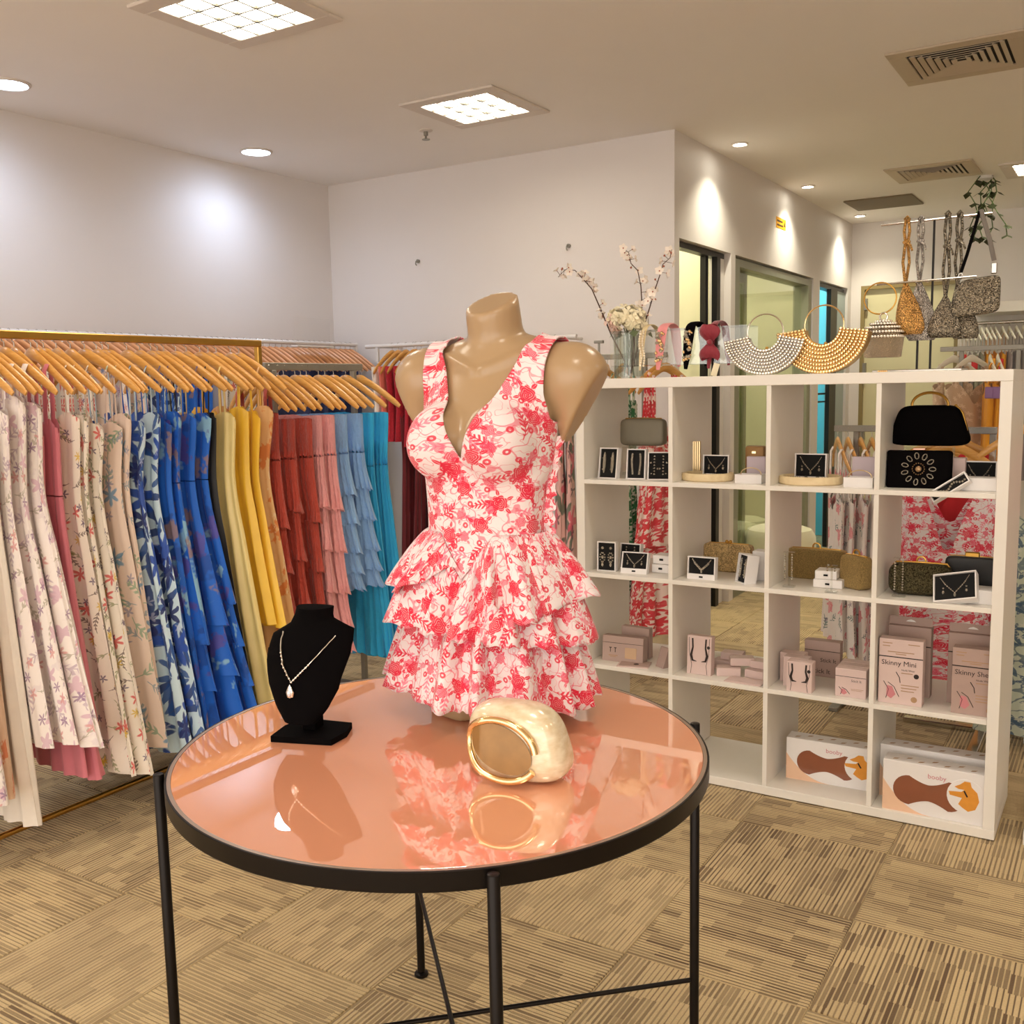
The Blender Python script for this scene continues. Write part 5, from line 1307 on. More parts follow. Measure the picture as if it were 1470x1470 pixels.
# ================================================================ on top of the shelf unit
TZ = SH
def top(px, depth): Y = SY+depth; return Vector((col_x(px, Y, TZ+.03), Y, TZ))
p = top(903, .20)
VG = thin_glass('vase_glass', (.93, .96, .93), .35)
t = thing('glass_vase', 'clear fluted glass vase of pale flowers on the shelf top', 'vase', p)
MB().lathe([(.052, 0), (.056, .004), (.054, .08), (.058, .17), (.0555, .17), (.0515, .08), (.053, .008), (0, .008)], 36, caps=False).build('vase_glass', VG, t)
mb = MB()
for k in range(26): a = 2*PI*k/26; mb.tube([(.0552*math.cos(a), .0552*math.sin(a), .006), (.0552*math.cos(a), .0552*math.sin(a), .10), (.058*math.cos(a), .058*math.sin(a), .165)], .0016, 5)
tag(mb.build('flutes', VG, t), kind='stuff')
HYD = cloth('hydrangea_petal', (254, 240, 206), .8, .2); HYP = cloth('hydrangea_pink', (244, 208, 190), .8, .2); STEMG = mat('stem_green', (86, 104, 60), .6, var=.1)
t = thing('hydrangea_stem', 'cream hydrangea head with blush edge in the glass vase', 'flower', p)
rh = random.Random(8); mbs = [MB(), MB()]
for k in range(130):
    u = rh.uniform(-1, 1); a = rh.uniform(0, 6.28); s = math.sqrt(1-u*u); ro_ = rh.uniform(.80, 1.12); c = Vector((.074*s*math.cos(a)*ro_-.006, .06*s*math.sin(a)*ro_, .218+.048*u*ro_)); n = (Vector((s*math.cos(a), s*math.sin(a), u))+Vector((rh.uniform(-.5, .5), rh.uniform(-.5, .5), rh.uniform(-.3, .5)))).normalized()
    if u < -.75: continue
    X = n.orthogonal().normalized(); Y_ = n.cross(X); ro = rh.uniform(0, 6.28)
    m_ = mbs[1] if (a > 2.4 and a < 4.4 and u < .2) else mbs[0]
    for q in range(4):
        b = ro+q*PI/2; d_ = X*math.cos(b)+Y_*math.sin(b); e_ = n.cross(d_); L_ = .0215
        m_.add([c, c+d_*L_*.6+e_*L_*.42+n*.003, c+d_*L_*1.05+n*.001, c+d_*L_*.6-e_*L_*.42+n*.003], [(0, 1, 2, 3)])
for m_, c_ in zip(mbs, (HYD, HYP)): tag(m_.build('petals', c_, t, False), kind='stuff')
mb = MB(); [mb.tube([(.02*math.cos(k), .02*math.sin(k), .012), (.012*math.cos(k+1), .012*math.sin(k+1), .10), (.02*math.cos(k*2), .01*math.sin(k), .19)], .0022, 5) for k in range(6)]; mb.build('stems', STEMG, t)
mb = MB(); [mb.add([(.06*math.cos(a), .06*math.sin(a), .18), (.085*math.cos(a+.2), .085*math.sin(a+.2), .172), (.09*math.cos(a), .09*math.sin(a), .15), (.07*math.cos(a-.25), .07*math.sin(a-.25), .165)], [(0, 1, 2, 3)]) for a in (2.6, 4.2, 5.4, .4)]; mb.build('leaves', mat('leaf_green', (92, 112, 66), .6), t)
BARK = mat('twig_bark', (84, 58, 42), .8, var=.15, nscale=80); BLOS = cloth('blossom_petal', (252, 238, 226), .8, .2); BLOD = mat('blossom_heart', (170, 96, 70), .7)
def branch(label, pix, seed, mir=1):
    r = random.Random(seed); Y = p.y; P_ = [Vector((.008*mir, 0, .02))]
    for (x, y) in pix: w_ = ony(x, y, Y); P_.append(Vector((w_.x-p.x, r.uniform(-.01, .01), w_.z-TZ)))
    t = thing('blossom_branch', label, 'branch', p)
    n = len(P_); rad = [.0032-.0022*k/(n-1) for k in range(n)]
    MB().tube(P_, rad, 6).build('twig', BARK, t)
    fl, ht, tw = MB(), MB(), MB()
    for k in range(2, n):
        for q in range(3):
            f = r.random(); c = P_[k-1].lerp(P_[k], f); d_ = Vector((r.uniform(-1, 1), r.uniform(-1, 1), r.uniform(-.3, 1))).normalized()
            e_ = c+d_*r.uniform(.012, .026); tw.tube([c, e_], .0009, 4)
            if q == 0 and r.random() < .5: ht.ell(e_, .0042, 6, 4); continue
            X = d_.orthogonal().normalized(); Z_ = d_.cross(X); s = r.uniform(.015, .021)
            for b in range(5):
                a = b*1.2566; g = X*math.cos(a)+Z_*math.sin(a); h_ = d_.cross(g)
                fl.add([e_, e_+g*s*.6+h_*s*.42+d_*s*.35, e_+g*s+d_*s*.5, e_+g*s*.6-h_*s*.42+d_*s*.35], [(0, 1, 2, 3)])
            ht.ell(e_+d_*.002, .003, 6, 4)
    tag(fl.build('blossoms', BLOS, t), kind='stuff'); tag(ht.build('buds', BLOD, t), kind='stuff'); tag(tw.build('twiglets', BARK, t), kind='stuff')
branch('blossom branch leaning far left out of the vase', [(878, 480), (863, 446), (850, 415), (838, 402), (825, 388), (812, 388), (803, 398)], 3)
branch('blossom branch rising straight in the middle of the vase', [(912, 470), (921, 440), (919, 410), (914, 388), (905, 378), (901, 362), (897, 358)], 5)
branch('blossom branch leaning right out of the vase', [(922, 475), (932, 445), (940, 420), (946, 395), (953, 380), (962, 370), (963, 358)], 9)
# acrylic headband bar
q0, q1 = top(876, .12), top(1072, .12)
LB = q1.x-q0.x
t = thing('headband_bar', 'long clear acrylic headband bar on the shelf top', 'display stand', q0)
MB().box(0, LB, 0, .0025, .045, .175).box(0, LB, .0025, .1175, .1725, .175).box(0, LB, .1175, .12, .045, .175).box(0, LB, .0025, .1175, .045, .0475).box(0, .003, .0, .12, 0, .045).box(LB-.003, LB, 0, .12, 0, .045).build('acrylic_bar', ACRYL, t, False)
def headband(label, px, w, mat_, dec, th=.0035):
    x = col_x(px, SY+.11, TZ+.12); t = thing('headband', label, 'headband', (x, SY+.18, TZ))
    P_ = [(-.010, -.070, .028), (-.004, -.072, .08), (0, -.066, .14)]
    P_ += [(.004, -.066*math.cos(a), .158+.038*math.sin(a)) for a in np.linspace(.35, PI-.35, 9)]
    P_ += [(.006, .066, .14), (.012, .070, .08), (.016, .066, .04)]
    wd = [w*.35, w*.8, w]+[w]*9+[w, w*.8, w*.35]
    MB().tube(P_, wd, 10, flat=((1, 0, 0), .18)).build('band', mat_, t)
    if dec: dec(t, w)
    return t
def pearls(t, w):
    mb = MB()
    for k in range(15):
        for s in (-1, 1): mb.ell((s*.006+.004*math.sin(k*.5), -.0725-.002, .045+k*.0088), .0048, 8, 5)
    tag(mb.build('pearls', mat('pearl', (246, 232, 206), .2, .2, var=0), t), kind='stuff')
def gems(t, w):
    r = random.Random(int(w*1e5)); mb = MB(); mb2 = MB()
    for k in range(44):
        z = r.uniform(.06, .17); (mb if r.random() < .6 else mb2).ell((r.uniform(-w, w)*.8, -.074-r.uniform(0, .004), z), r.uniform(.003, .0065), 7, 5)
    tag(mb.build('gems', SPARK, t), kind='stuff'); tag(mb2.build('gems', GOLDS, t), kind='stuff')
headband('pearl rope headband, first on the acrylic bar', 922, .010, mat('pearl_band', (226, 206, 160), .5), pearls)
headband('pink headband with crystal cluster on the acrylic bar', 948, .019, cloth('pink_satin_band', (236, 150, 150), .5, .1), gems)
headband('black headband with gold crystal cluster on the acrylic bar', 988, .019, BLACKV, gems)
WINE = cloth('wine_organza', (140, 22, 44), .6, .4, .5)
def bow(t, w):
    for s in (-1, 1):
        o = MB().grid(lambda u, v: ((.012+.020*math.sin(v*PI*.75))*math.sin(u*2*PI)*1.25, -.085-.016*math.cos(u*2*PI)*math.sin(v*PI*.9)+.004*math.sin(u*19), .118+s*(.006+.052*v)+.006*math.cos(u*14)*v), 28, 8, True)
        o.build('bow_loop', WINE, t, True, 80)
    MB().ell((0, -.086, .118), (.011, .012, .011), 10, 7).build('bow_knot', WINE, t)
headband('wine red headband with big organza bow on the acrylic bar', 1021, .014, WINE, bow)
t = thing('price_tag', 'small cream price tag hanging under the wine bow headband', 'tag', (col_x(1024, SY+.09, TZ+.02), SY+.09, TZ+.001), 0, None, rot=(math.radians(-8), math.radians(14), 0))
MB().box(-.011, .011, 0, .001, 0, .046).build('card', mat('tag_card', (238, 226, 192), .6), t, False); MB().tube([(0, 0, .044), (-.002, .003, .058), (-.006, .006, .07)], .0006, 4).build('string', INK, t)
# beaded fan bags
def fan_bag(label, px, depth, R, r0, a0, a1, mat_, hr, rotz, cut=None, rows=8):
    p = top(px, depth); t = thing('beaded_fan_bag', label, 'bag', p, math.radians(rotz))
    cz = R; mb = MB()
    for k in range(rows):
        rad = r0+(R-.004-r0)*k/(rows-1); n = int((a1-a0)*rad/.0094); sz = .0052+.0010*(k in (0, rows-1))
        for j in range(n+1):
            a = a0+(a1-a0)*j/n; z = cz+rad*math.sin(a)
            if cut and z < cut: continue
            for y in (-.026+.010*(k/rows-.5)**2,): mb.ell((rad*math.cos(a), y, z), sz, 7, 5)
    tag(mb.build('beads', mat_, t), kind='stuff')
    n = 30; poly = [(r0*.96*math.cos(a0+(a1-a0)*k/n), cz+r0*.96*math.sin(a0+(a1-a0)*k/n)) for k in range(n+1)]+[(R*math.cos(a1+(a0-a1)*k/n), max(cut or 0, cz+R*math.sin(a1+(a0-a1)*k/n))) for k in range(n+1)]
    MB().prism(poly, -.022, .022).build('bag_body', mat('lining_'+label.split()[0], (206, 172, 110) if 'gold' in label else (190, 184, 178), .35, .8), t, False)
    MB().tube([(hr*math.cos(a), 0, cz+hr*.12+hr*math.sin(a)) for a in np.linspace(0, 2*PI, 40)[:-1]], .0026, 8, closed=True).build('ring_handle', GOLDS if 'gold' in label else SILVER, t)
    MB().ell((.006, 0, cz-r0+.010), .006, 8, 6).build('clasp', GOLD, t)
    return t
fan_bag('silver beaded fan shaped bag with ring handle on the shelf top', 1098, .05, .135, .056, PI*1.06, PI*1.94, SILVER, .060, 4)
fan_bag('gold beaded fan shaped bag with ring handle on the shelf top', 1182, .07, .150, .062, PI*1.04, PI*1.96, GOLDS, .064, -3, cut=.004)
# bag stand
BS = top(1328, .20)
t = thing('bag_stand', 'black and chrome bag stand with two arms on the shelf top', 'display stand', BS)
MB().box(-.15, .12, -.07, .07, 0, .008, .002).build('base_plate', CHROME, t, False)
MB().box(-.028, -.022, -.004, .004, .008, .25).build('post', BLACKM, t, False); MB().box(.012, .018, -.004, .004, .008, .475).build('post', BLACKM, t, False)
MB().cyl((-.145, -.01, .475), (.18, .01, .483), .0035, 8).build('arm', CHROME, t); MB().cyl((-.145, -.055, .282), (.15, -.05, .288), .0035, 8).build('arm', CHROME, t)
MB().cyl((.0, -.055, .285), (.0, 0, .285), .003, 8).build('bracket', CHROME, t); MB().cyl((-.025, 0, .25), (-.025, -.055, .283), .003, 8).build('bracket', CHROME, t)
def bx_at(px): return col_x(px, BS.y, TZ+.25)
def pouch(label, px, zt, zb, w, mat_, smat, ztop, yy, lean=0, knot=True, slit=False):
    """drawstring pouch: body from zt to zb, strap up to the arm at ztop"""
    x = bx_at(px); t = thing('glitter_pouch', label, 'bag', (x, BS.y+yy, TZ))
    def f(u, v):
        z = zt+(zb-zt)*v; k = math.sin(min(1, v*1.15)*PI*.5)**1.1*(1 if v < .85 else 1-.25*((v-.85)/.15)**2); a = u*2*PI
        ww = .006+(w/2)*k; return (lean*v+ww*math.cos(a)*(1-.25*(1 if False else 0)), .024*k*math.sin(a)*(1+.12*math.sin(3*a)), z)
    m_ = MB().grid(f, 28, 14, True); m_.f.append(tuple(range(14*28, 15*28))); m_.build('pouch_body', mat_, t, True, 70)
    kz = (zt+ztop)/2+.03
    for s in (-1, 1):
        MB().tube([(0, s*.004, zt-.004), (s*.009, s*.004, (zt+kz)/2), (s*.003, s*.003, kz), (s*.008, s*.002, (kz+ztop)/2), (s*.005, -.007*s, ztop+.004)], .0048, 7).build('strap', smat, t)
    MB().tube([(-.006, -.007, ztop+.003), (0, 0, ztop+.012), (.006, .007, ztop+.003)], .0048, 7).build('strap', smat, t)
    if knot:
        MB().ell((0, 0, kz), (.013, .010, .008), 10, 6).build('knot', smat, t); MB().tube([(0, -.006, kz), (.014, -.012, kz-.012), (.020, -.012, kz-.03)], .004, 6).build('knot_tail', smat, t)
    return t
GG2 = glitter('gold_rhinestone_mesh', (240, 186, 110), .22, 340, .3); SG2 = glitter('silver_rhinestone_mesh', (210, 204, 198), .2, 340, .3); DG2 = glitter('dark_rhinestone_mesh', (170, 160, 142), .2, 300, .12)
pouch('gold glitter pouch with knotted strap on the bag stand', 1302, .285, .12, .078, GG2, GG2, .479, -.03, lean=.022)
pouch('silver glitter pouch with knotted strap on the bag stand', 1320, .29, .10, .088, SG2, SG2, .479, -.01, lean=.012)
pouch('gunmetal glitter pouch with knotted strap, left of two', 1360, .235, .105, .090, DG2, DG2, .482, -.035)
pouch('gunmetal glitter pouch with folded side, right of two', 1375, .27, .10, .075, DG2, DG2, .483, -.01, lean=.028)
x = bx_at(1404); t = thing('shoulder_bag', 'gunmetal sequin shoulder bag with grey strap at the stand end', 'bag', (x, BS.y-.02, TZ), math.radians(12))
o = MB().grid(lambda u, v: superq(u, v, .062, .022, .058, .3, .4), 36, 16, True); o.v = [(xx*(1.06-.1*z/.058)+.006*z/.058, y, z+.228+.12*xx) for xx, y, z in o.v]; o.build('bag_body', DG2, t, True, 70)
GRST = cloth('grey_webbing', (108, 100, 92), .7)
MB().tube([(.045, 0, .335), (.030, 0, .40), (.006, 0, .478), (0, 0, .492)], .007, 8, flat=((1, 0, 0), .3)).build('strap', GRST, t)
MB().tube([(-.048, 0, .305), (-.032, 0, .36), (-.010, 0, .45), (0, 0, .492)], .005, 8, flat=((1, 0, 0), .35)).build('strap', BLACKV, t)
MB().box(.036, .054, -.006, .006, .295, .330, .003).build('strap_clip', CHROME, t, False); MB().tube([(-.049+.006*math.cos(a), 0, .293+.009*math.sin(a)) for a in np.linspace(0, 6.28, 14)[:-1]], .0016, 6, closed=True).build('strap_ring', CHROME, t)
p = top(1271, .19); t = thing('dome_bag', 'silver beaded dome bag hanging by its ring on the lower arm', 'bag', (p.x, BS.y-.056, TZ))
zc = .150; mb = MB()
for k in range(6):
    b = k/5*PI/2*.96; rr_ = .064*math.cos(b); n = max(1, int(2*PI*rr_/.0098))
    for j in range(n): a = 2*PI*j/n+k*.3; mb.ell((rr_*math.cos(a), rr_*.55*math.sin(a), zc-.035+.052*math.sin(b)), .0052, 7, 5)
tag(mb.build('beads', SILVER, t), kind='stuff')
MB().lathe([(.052, .048), (.058, .05), (.066, .115), (.060, .118), (.03, .155), (.004, .163)], 32, sy=.55).build('bag_body', glitter('champagne_rhinestone', (226, 206, 178), .25, 800, .55), t)
MB().tube([(.012*math.cos(a), 0, .178+.013*math.sin(a)) for a in np.linspace(0, 6.28, 16)[:-1]], .003, 7, closed=True).build('link', SILVER, t)
MB().tube([(-.012+.050*math.cos(a), .0, .238+.050*math.sin(a)) for a in np.linspace(0, 6.28, 36)[:-1]], .0025, 7, closed=True).build('ring_handle', GOLD, t)
t = thing('brooch', 'tiny gold brooch lying on the shelf top before the stand', 'brooch', top(1267, .05)); mb = MB(); [mb.ell((k*.006-.012, 0, .0035), .0035, 6, 4) for k in range(5)]; mb.build('stones', GOLDS, t)
# ================================================================ racks and clothes behind the shelf unit
TOILE2 = DRESS
REDF = print_mat('red_white_bloom', (250, 226, 218), [('flower', (220, 34, 48), dict(sc=15, R=.44, pet=6, amp=.25, seed=2), .95), ('leaf', (226, 60, 70), dict(sc=22, L=.42, w=.14, seed=5), .9), ('flower', (230, 70, 84), dict(sc=15, R=.34, pet=5, amp=.35, seed=8), .85)], .75)
GRNF = print_mat('green_white_bloom', (226, 240, 222), [('flower', (24, 136, 74), dict(sc=15, R=.44, pet=6, amp=.25, seed=3), .95), ('leaf', (30, 120, 66), dict(sc=22, L=.42, w=.14, seed=6), .95), ('flower', (20, 110, 60), dict(sc=14, R=.36, pet=5, amp=.35, seed=9), .9)], .75)
PNKL = print_mat('pink_leaf_print', (232, 178, 168), [('leaf', (92, 104, 84), dict(sc=5, L=.42, w=.14, seed=2), .9), ('flower', (226, 90, 110), dict(sc=4, R=.34, pet=5, amp=.3, seed=4), .85), ('flower', (100, 70, 76), dict(sc=6, R=.24, pet=5, amp=.4, seed=7), .8)], .75)
WHTF = print_mat('white_rose_cotton', (246, 238, 230), [('fern', (96, 126, 118), dict(sc=8, L=.30, W=.12, seed=2), .8), ('rose', (232, 130, 140), dict(sc=7, R=.20, seed=4), .9), ('flower', (120, 92, 122), dict(sc=9, R=.12, pet=5, amp=.4, seed=6), .7)], .75)
PAIS = print_mat('slate_paisley', (196, 204, 184), [('vine', (82, 102, 116), dict(sc=22, w=.03, seed=3), .8), ('flower', (78, 98, 122), dict(sc=11, R=.30, pet=6, amp=.3, seed=2, ring=1), .95), ('leaf', (64, 92, 116), dict(sc=15, L=.38, w=.11, seed=5), .9), ('flower', (214, 214, 196), dict(sc=20, R=.2, pet=5, amp=.3, seed=8), .7)], .75)
BEIG = cloth('beige_tulle', (206, 180, 156), .85, .3, .3); MUST = cloth('mustard_chiffon', (222, 150, 28), .6, .2); LTGR = cloth('olive_grey_voile', (150, 146, 124), .8); GRPL = cloth('grey_mauve_voile', (146, 136, 136), .8)
def four_way(label, x0, x1, y, z, posts, base=True, m_=STEEL):
    t = thing('clothes_rack', label, 'clothes rack', (0, y, 0))
    MB().box(x0, x1, -.008, .008, z-.014, z+.014, .002).build('arm', m_, t, False)
    for x in posts: MB().box(x-.012, x+.012, .016, .040, .02, z+.012, .002).build('post', m_, t, False)
    x = sum(posts)/len(posts); MB().box(x-.3, x+.3, .008, .048, 0, .02, .003).box(x-.02, x+.02, -.3, .3, 0, .02, .003).build('base', m_, t, False)
    return t
# left arm: pink, green and red floral dresses, seen through the left column
Y1, Z1 = 4.62, 1.578
t = four_way('grey clothes rack behind the left end of the shelf', col_x(795, Y1, Z1), col_x(958, Y1, Z1), Y1, Z1, [col_x(922, Y1, Z1)])
o = MB().cyl((0, 0, Z1), (0, 0, Z1+.075), .006, 8); o.build('sign_stem', STEEL, t).location = (col_x(860, Y1, Z1), .0, 0); MB().box(col_x(860, Y1, Z1)-.025, col_x(860, Y1, Z1)+.025, -.01, .01, Z1+.07, Z1+.085, .002).build('sign_foot', STEEL, t, False)
for k, (px, lab, m_, kw) in enumerate((
    (804, 'pink leaf print dress behind the mannequin and the shelf', PNKL, dict(L=1.25, wh=.24, ztop=-.24)),
    (818, 'second pink leaf print dress behind the mannequin', PNKL, dict(L=1.30, wh=.25, ztop=-.24)),
    (907, 'green and white floral dress seen through the left shelf cells', GRNF, dict(L=1.40, wt=.15, wh=.24, ztop=-.22)),
    (944, 'red and white floral dress seen through the left shelf cells', REDF, dict(L=1.42, wt=.16, wh=.23, ztop=-.34, vneck=.05, straps='wide', strapx=.08)),
    (951, 'shorter red floral dress beside the red and white one', REDF, dict(L=.95, wt=.16, wh=.22, ztop=-.34, straps='wide')))):
    x = col_x(px, Y1, 1.1); dy = [0, 0, -.10, .05, .05][k]; a = [PI/2+.5, PI/2+.5, PI/2-.02, 1.05, 1.2][k]
    hung_dress('hanging_dress', lab, m_, (x, Y1+dy, Z1), a, seed=140+k, th=.026, cat='dress', **{'straps': 'wide', **kw})
    hanger((x, Y1+dy, Z1+.006), a, 'brown wooden hanger on the rack behind the left shelf end', 'hangers behind the left shelf end')
hanger((col_x(860, Y1, 1.6), Y1, Z1+.006), PI/2-.5, 'brown wooden hanger on the rack behind the left shelf end', 'hangers behind the left shelf end')
hanger((col_x(872, Y1, 1.6), Y1, Z1+.006), PI/2+.3, 'brown wooden hanger on the rack behind the left shelf end', 'hangers behind the left shelf end')
# middle arm: white rose dresses
Y2 = 4.6; Z2 = ony(1225, 615, Y2).z
t = four_way('grey clothes rack seen through the third shelf column', col_x(1198, Y2, Z2), col_x(1262, Y2, Z2), Y2, Z2, [col_x(1228, Y2, Z2)])
for k, (px, lab) in enumerate(((1203, 'white rose print dress, leftmost behind the third shelf column'), (1218, 'white rose print dress, second behind the third shelf column'), (1236, 'white rose print dress, third behind the third shelf column'), (1252, 'white rose print dress, rightmost behind the third shelf column'))):
    x = col_x(px, Y2, Z2); a = PI/2+.42
    hung_dress('hanging_dress', lab, WHTF, (x, Y2, Z2), a, seed=160+k, L=[.98, 1.0, 1.04, 1.06][k], wt=.155, ww=.135, wh=.24, ztop=-.30, th=.022, straps='wide')
    hanger((x, Y2, Z2+.006), a, 'pale wooden hanger on the rack behind the third shelf column', 'hangers behind the third shelf column')
# right arm: the pink print display dress and red ones behind it
Y3 = 4.3; Z3 = ony(1410, 618, Y3).z
t = four_way('chrome clothes rack seen through the right shelf column', col_x(1300, Y3, Z3), col_x(1432, Y3, Z3), Y3, Z3, [col_x(1425, Y3, Z3)], m_=CHROME)
x = col_x(1366, Y3, .9)
hung_dress('hanging_dress', 'pink and white print dress facing the camera through the right shelf column', DRESS, (x, Y3-.06, Z3), 0.0, L=1.02, wt=.195, ww=.185, wh=.24, ztop=-.20, zw=-.62, vneck=.17, straps='wide', strapx=.15, tiers=[-.80], th=.035, folds=4, seed=171, top='v')
hanger((x, Y3-.06, Z3+.004), 0, 'wooden hanger of the pink print dress behind the right shelf column', None)
for k, px in enumerate((1338, 1372)):
    xx = col_x(px, Y3, .9); hung_dress('hanging_dress', ['red dress peeping out left of the pink print dress', 'red dress seen in the neckline of the pink print dress'][k], cloth('scarlet_crepe', (200, 24, 34), .7), (xx, Y3+.05+.03*k, Z3), .1*k, L=1.0, wt=.17, ww=.17, wh=.2, ztop=-.22, zw=-.5, straps='wide', seed=180+k, th=.018)
    hanger((xx, Y3+.05+.03*k, Z3+.006), .1*k, 'wooden hanger of a red dress behind the right shelf column', 'hangers of the red dresses')
# slate paisley dress at the right edge
Y4 = 4.25; x = col_x(1478, Y4, .6); Z4 = 1.32
t = four_way('clothes rack at the right edge behind the shelf end', x-.05, x+.6, Y4, Z4, [x+.3], m_=WHITEM)
hung_dress('hanging_dress', 'slate blue paisley dress at the right edge of the picture', PAIS, (x+.02, Y4-.03, Z4), .15, L=1.26, wt=.13, ww=.12, wh=.185, ztop=-.40, zw=-.55, straps='wide', seed=190, th=.05, folds=4)
hanger((x+.02, Y4-.03, Z4+.006), .15, 'wooden hanger of the slate paisley dress', None)
hung_dress('hanging_dress', 'salmon dress behind the slate paisley dress at the right edge', C_PINK2, (x+.16, Y4+.12, Z4), .1, L=.75, wt=.17, ww=.17, wh=.2, ztop=-.1, zw=-.4, straps=None, seed=191, th=.02)
t = thing('white_plinth', 'white plinth corner at the lower right edge of the picture', 'plinth', (-.225, 3.30, 0)); MB().box(0, .5, 0, .42, 0, .045, .002).build('slab', WHITE, t, False)
# clothes on the far wall
YR = 8.95; ZR = ony(1430, 463, YR).z
t = thing('wall_pelmet', 'white wall shelf above the far clothes rail', 'shelf', (0, YF, 0)); a_, b_ = ony(1405, 440, YF-.5), ony(1440, 432, YF-.5)
MB().box(-1.16, 1.6, -.5, 0, b_.z-.085, b_.z+.0, .003).build('board', WHITE, t, False)
t = thing('wall_rail', 'chrome clothes rail under the white wall shelf far back', 'clothes rail', (0, YR, ZR)); MB().cyl((-1.16, 0, 0), (1.5, 0, 0), .013, 12).build('rail_tube', CHROME, t); [MB().cyl((xx, 0, 0), (xx, YF-YR, .0), .010, 8).build('bracket', CHROME, t) for xx in (-1.1, 0., 1.4)]
_hbw = hanger_body(.175, .09).mesh('hanger_body', mat('white_plastic', (236, 230, 214), .4, var=0))
FD = [(1381, BEIG), (1387, BEIG), (1393, GRPL), (1400, LTGR), (1408, LTGR), (1415, MUST), (1421, MUST), (1428, MUST), (1438, MUST), (1448, GRPL), (1458, GRPL), (1468, GRPL), (1480, GRPL), (1492, BEIG)]
nm = {id(BEIG): 'beige', id(GRPL): 'grey mauve', id(LTGR): 'olive grey', id(MUST): 'mustard'}
seen = {}
for k, (px, m_) in enumerate(FD):
    xx = col_x(px, YR, ZR-.2); a = PI/2+.25; c_ = nm[id(m_)]; seen[c_] = seen.get(c_, 0)+1
    w_ = ['first', 'second', 'third', 'fourth', 'fifth', 'sixth'][seen[c_]-1]
    hung_dress('hanging_dress', '%s %s gown from the left on the far wall rail' % (w_, c_), m_, (xx, YR, ZR), a, L=1.25, wt=.15, ww=.14, wh=.2, ztop=-.23, straps='thin', seed=200+k, th=.03)
    hanger((xx, YR, ZR+.012), a, 'white plastic hanger on the far wall rail', 'white hangers on the far wall rail', _hbw)
TAGR = mat('red_card', (196, 30, 34), .5, var=0)
for k, (px, py, m_, c_) in enumerate(((1383, 518, TAGR, 'red'), (1390, 524, BOXW, 'white'), (1399, 521, TAGR, 'red'), (1424, 524, mat('amber_card', (240, 168, 40), .5), 'amber'), (1436, 524, TAGR, 'red'))):
    q = ony(px, py, YR-.21); t = thing('size_tag', '%s size tag on the far wall rail, number %d from the left' % (c_, k+1), 'tag', q)
    t['label'] = ['leftmost red size tag on the far gowns', 'white size tag between red ones on the far gowns', 'red size tag right of the white one', 'amber size tag among the mustard gowns', 'rightmost red size tag on the far gowns'][k]
    MB().box(-.023, .023, -.004, .004, -.05, .05, .004).build('card', m_, t, False)
# nearer beige lace gown and purple tagged mustard dresses
Y5 = 6.4; Z5 = ony(1400, 500, Y5).z
t = four_way('tall clothes rack with beige lace and mustard gowns far right', col_x(1350, Y5, Z5), col_x(1475, Y5, Z5), Y5, Z5, [col_x(1380, Y5, Z5), col_x(1462, Y5, Z5)])
LACE = print_mat('beige_lace', (206, 180, 152), [('flower', (232, 212, 190), dict(sc=22, R=.36, pet=6, amp=.3, seed=2), .8)], .8)
for k, (px, lab, m_, kw) in enumerate(((1368, 'beige lace gown, left one on the far right rack', LACE, dict(L=1.15, wh=.30, tiers=None)), (1394, 'beige lace gown with tiered sleeves on the far right rack', LACE, dict(L=1.15, wt=.2, wh=.32)), (1420, 'mustard long gown with purple tag, left of two', MUST, dict(L=1.15, wh=.22)), (1431, 'mustard long gown with purple tag, right of two', MUST, dict(L=1.15, wh=.22)))):
    xx = col_x(px, Y5, 1.4); a = .95 if k < 2 else PI/2+.2
    hung_dress('hanging_dress', lab, m_, (xx, Y5, Z5), a, ztop=-.20, straps='wide', seed=230+k, th=.04, folds=6, **kw)
    hanger((xx, Y5, Z5+.006), a, 'white hanger on the far right rack', 'hangers on the far right rack', _hbw)
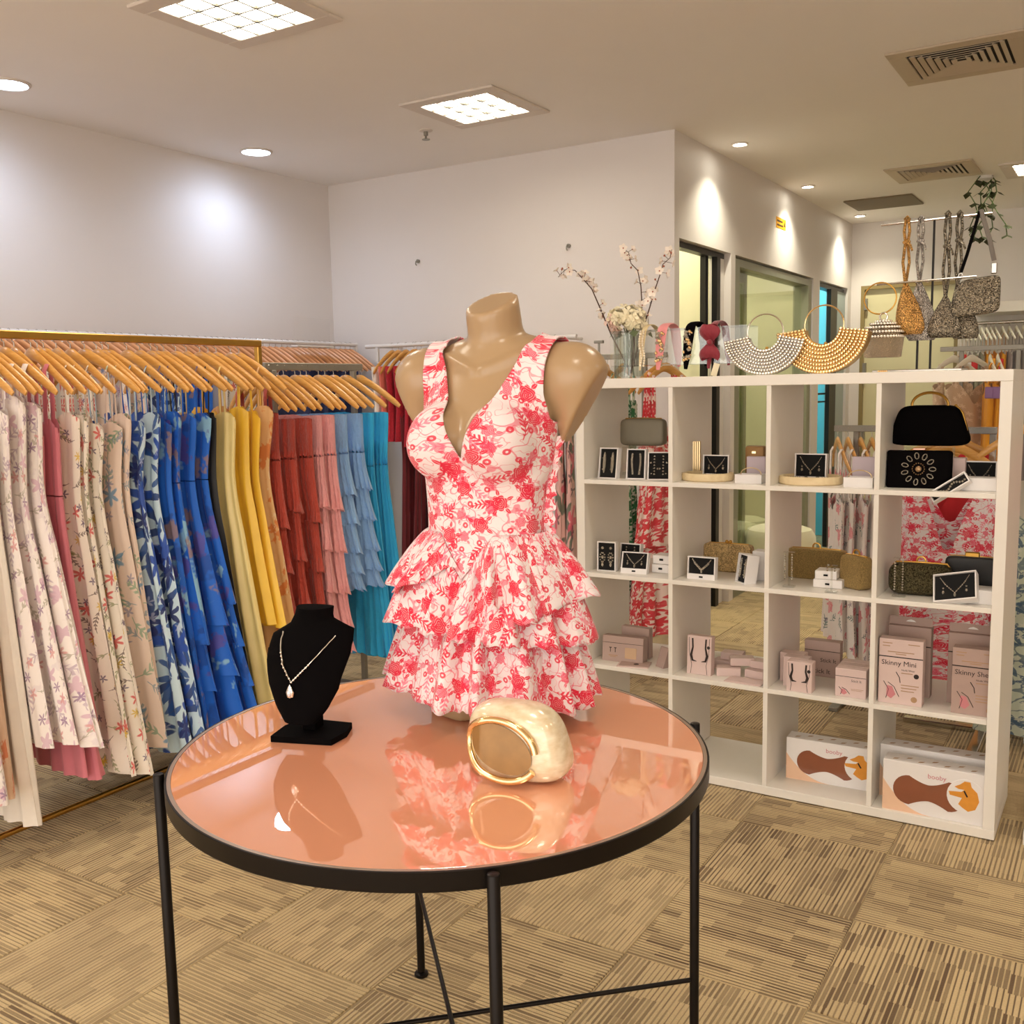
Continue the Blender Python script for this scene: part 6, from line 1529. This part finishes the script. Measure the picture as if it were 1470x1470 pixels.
for k, px in enumerate((1420, 1431)):
    q = ony(px, 563, Y5-.26); t = thing('size_tag', ['left', 'right'][k]+' purple tag on the mustard gowns seen under the top board', 'tag', q); MB().box(-.022, .022, -.003, .003, -.035, .03, .004).build('card', mat('purple_card', (146, 110, 160), .5), t, False)
# cream ottomans in front of the glazed room
BOUC = cloth('cream_boucle', (226, 222, 190), .95, .4)
for k, (px, py, r, h, lab) in enumerate(((1119, 755, .25, .42, 'round cream ottoman before the glazed room'), (1068, 742, .2, .42, 'cream ottoman half hidden beyond the nearer one'))):
    q = onz(px, py, h); t = thing('ottoman', lab, 'ottoman', (q.x, q.y, 0))
    MB().lathe([(r-.02, .0), (r-.01, .03), (r, .05), (r+.004, .2), (r, h-.07), (r-.03, h-.02), (r-.09, h), (0, h+.006)], 40, caps=False).build('upholstery', BOUC, t)
t = thing('ottoman', 'pale ottoman in the blue lit room', 'ottoman', (-2.75, 8.6, 0)); MB().lathe([(.25, 0), (.27, .05), (.27, .34), (.2, .42), (0, .425)], 32, caps=False).build('upholstery', BOUC, t)
# trailing plant by the bag stand
q = ony(1412, 318, 7.8); t = thing('trailing_plant', 'dark green trailing plant hanging from the ceiling beyond the bag stand', 'plant', (q.x, 7.8, H))
rp = random.Random(4); LEAFM = mat('dark_leaf', (48, 56, 26), .5, var=.25, nscale=20); mbv = MB(); mbl = MB()
for k in range(6):
    P_ = [Vector((rp.uniform(-.05, .05), rp.uniform(-.05, .05), 0))]
    for j in range(6): P_.append(P_[-1]+Vector((rp.uniform(-.06, .05), rp.uniform(-.04, .04), -.075 if j else -.03)))
    mbv.tube(P_, .004, 5)
    for j in range(1, 7):
        for s in range(2):
            a = rp.uniform(0, 6.28); d_ = Vector((math.cos(a), math.sin(a), -.6)).normalized(); e_ = d_.cross(Vector((0, 0, 1))).normalized(); c = P_[j]; L_ = rp.uniform(.055, .09)
            mbl.add([c, c+d_*L_*.45+e_*L_*.33, c+d_*L_*1.0, c+d_*L_*.45-e_*L_*.33], [(0, 1, 2, 3)])
mbv.build('vines', STEMG, t); tag(mbl.build('leaves', LEAFM, t), kind='stuff'); MB().lathe([(.05, 0), (.05, -.02), (.02, -.03)], 14).build('ceiling_cup', WHITEM, t)
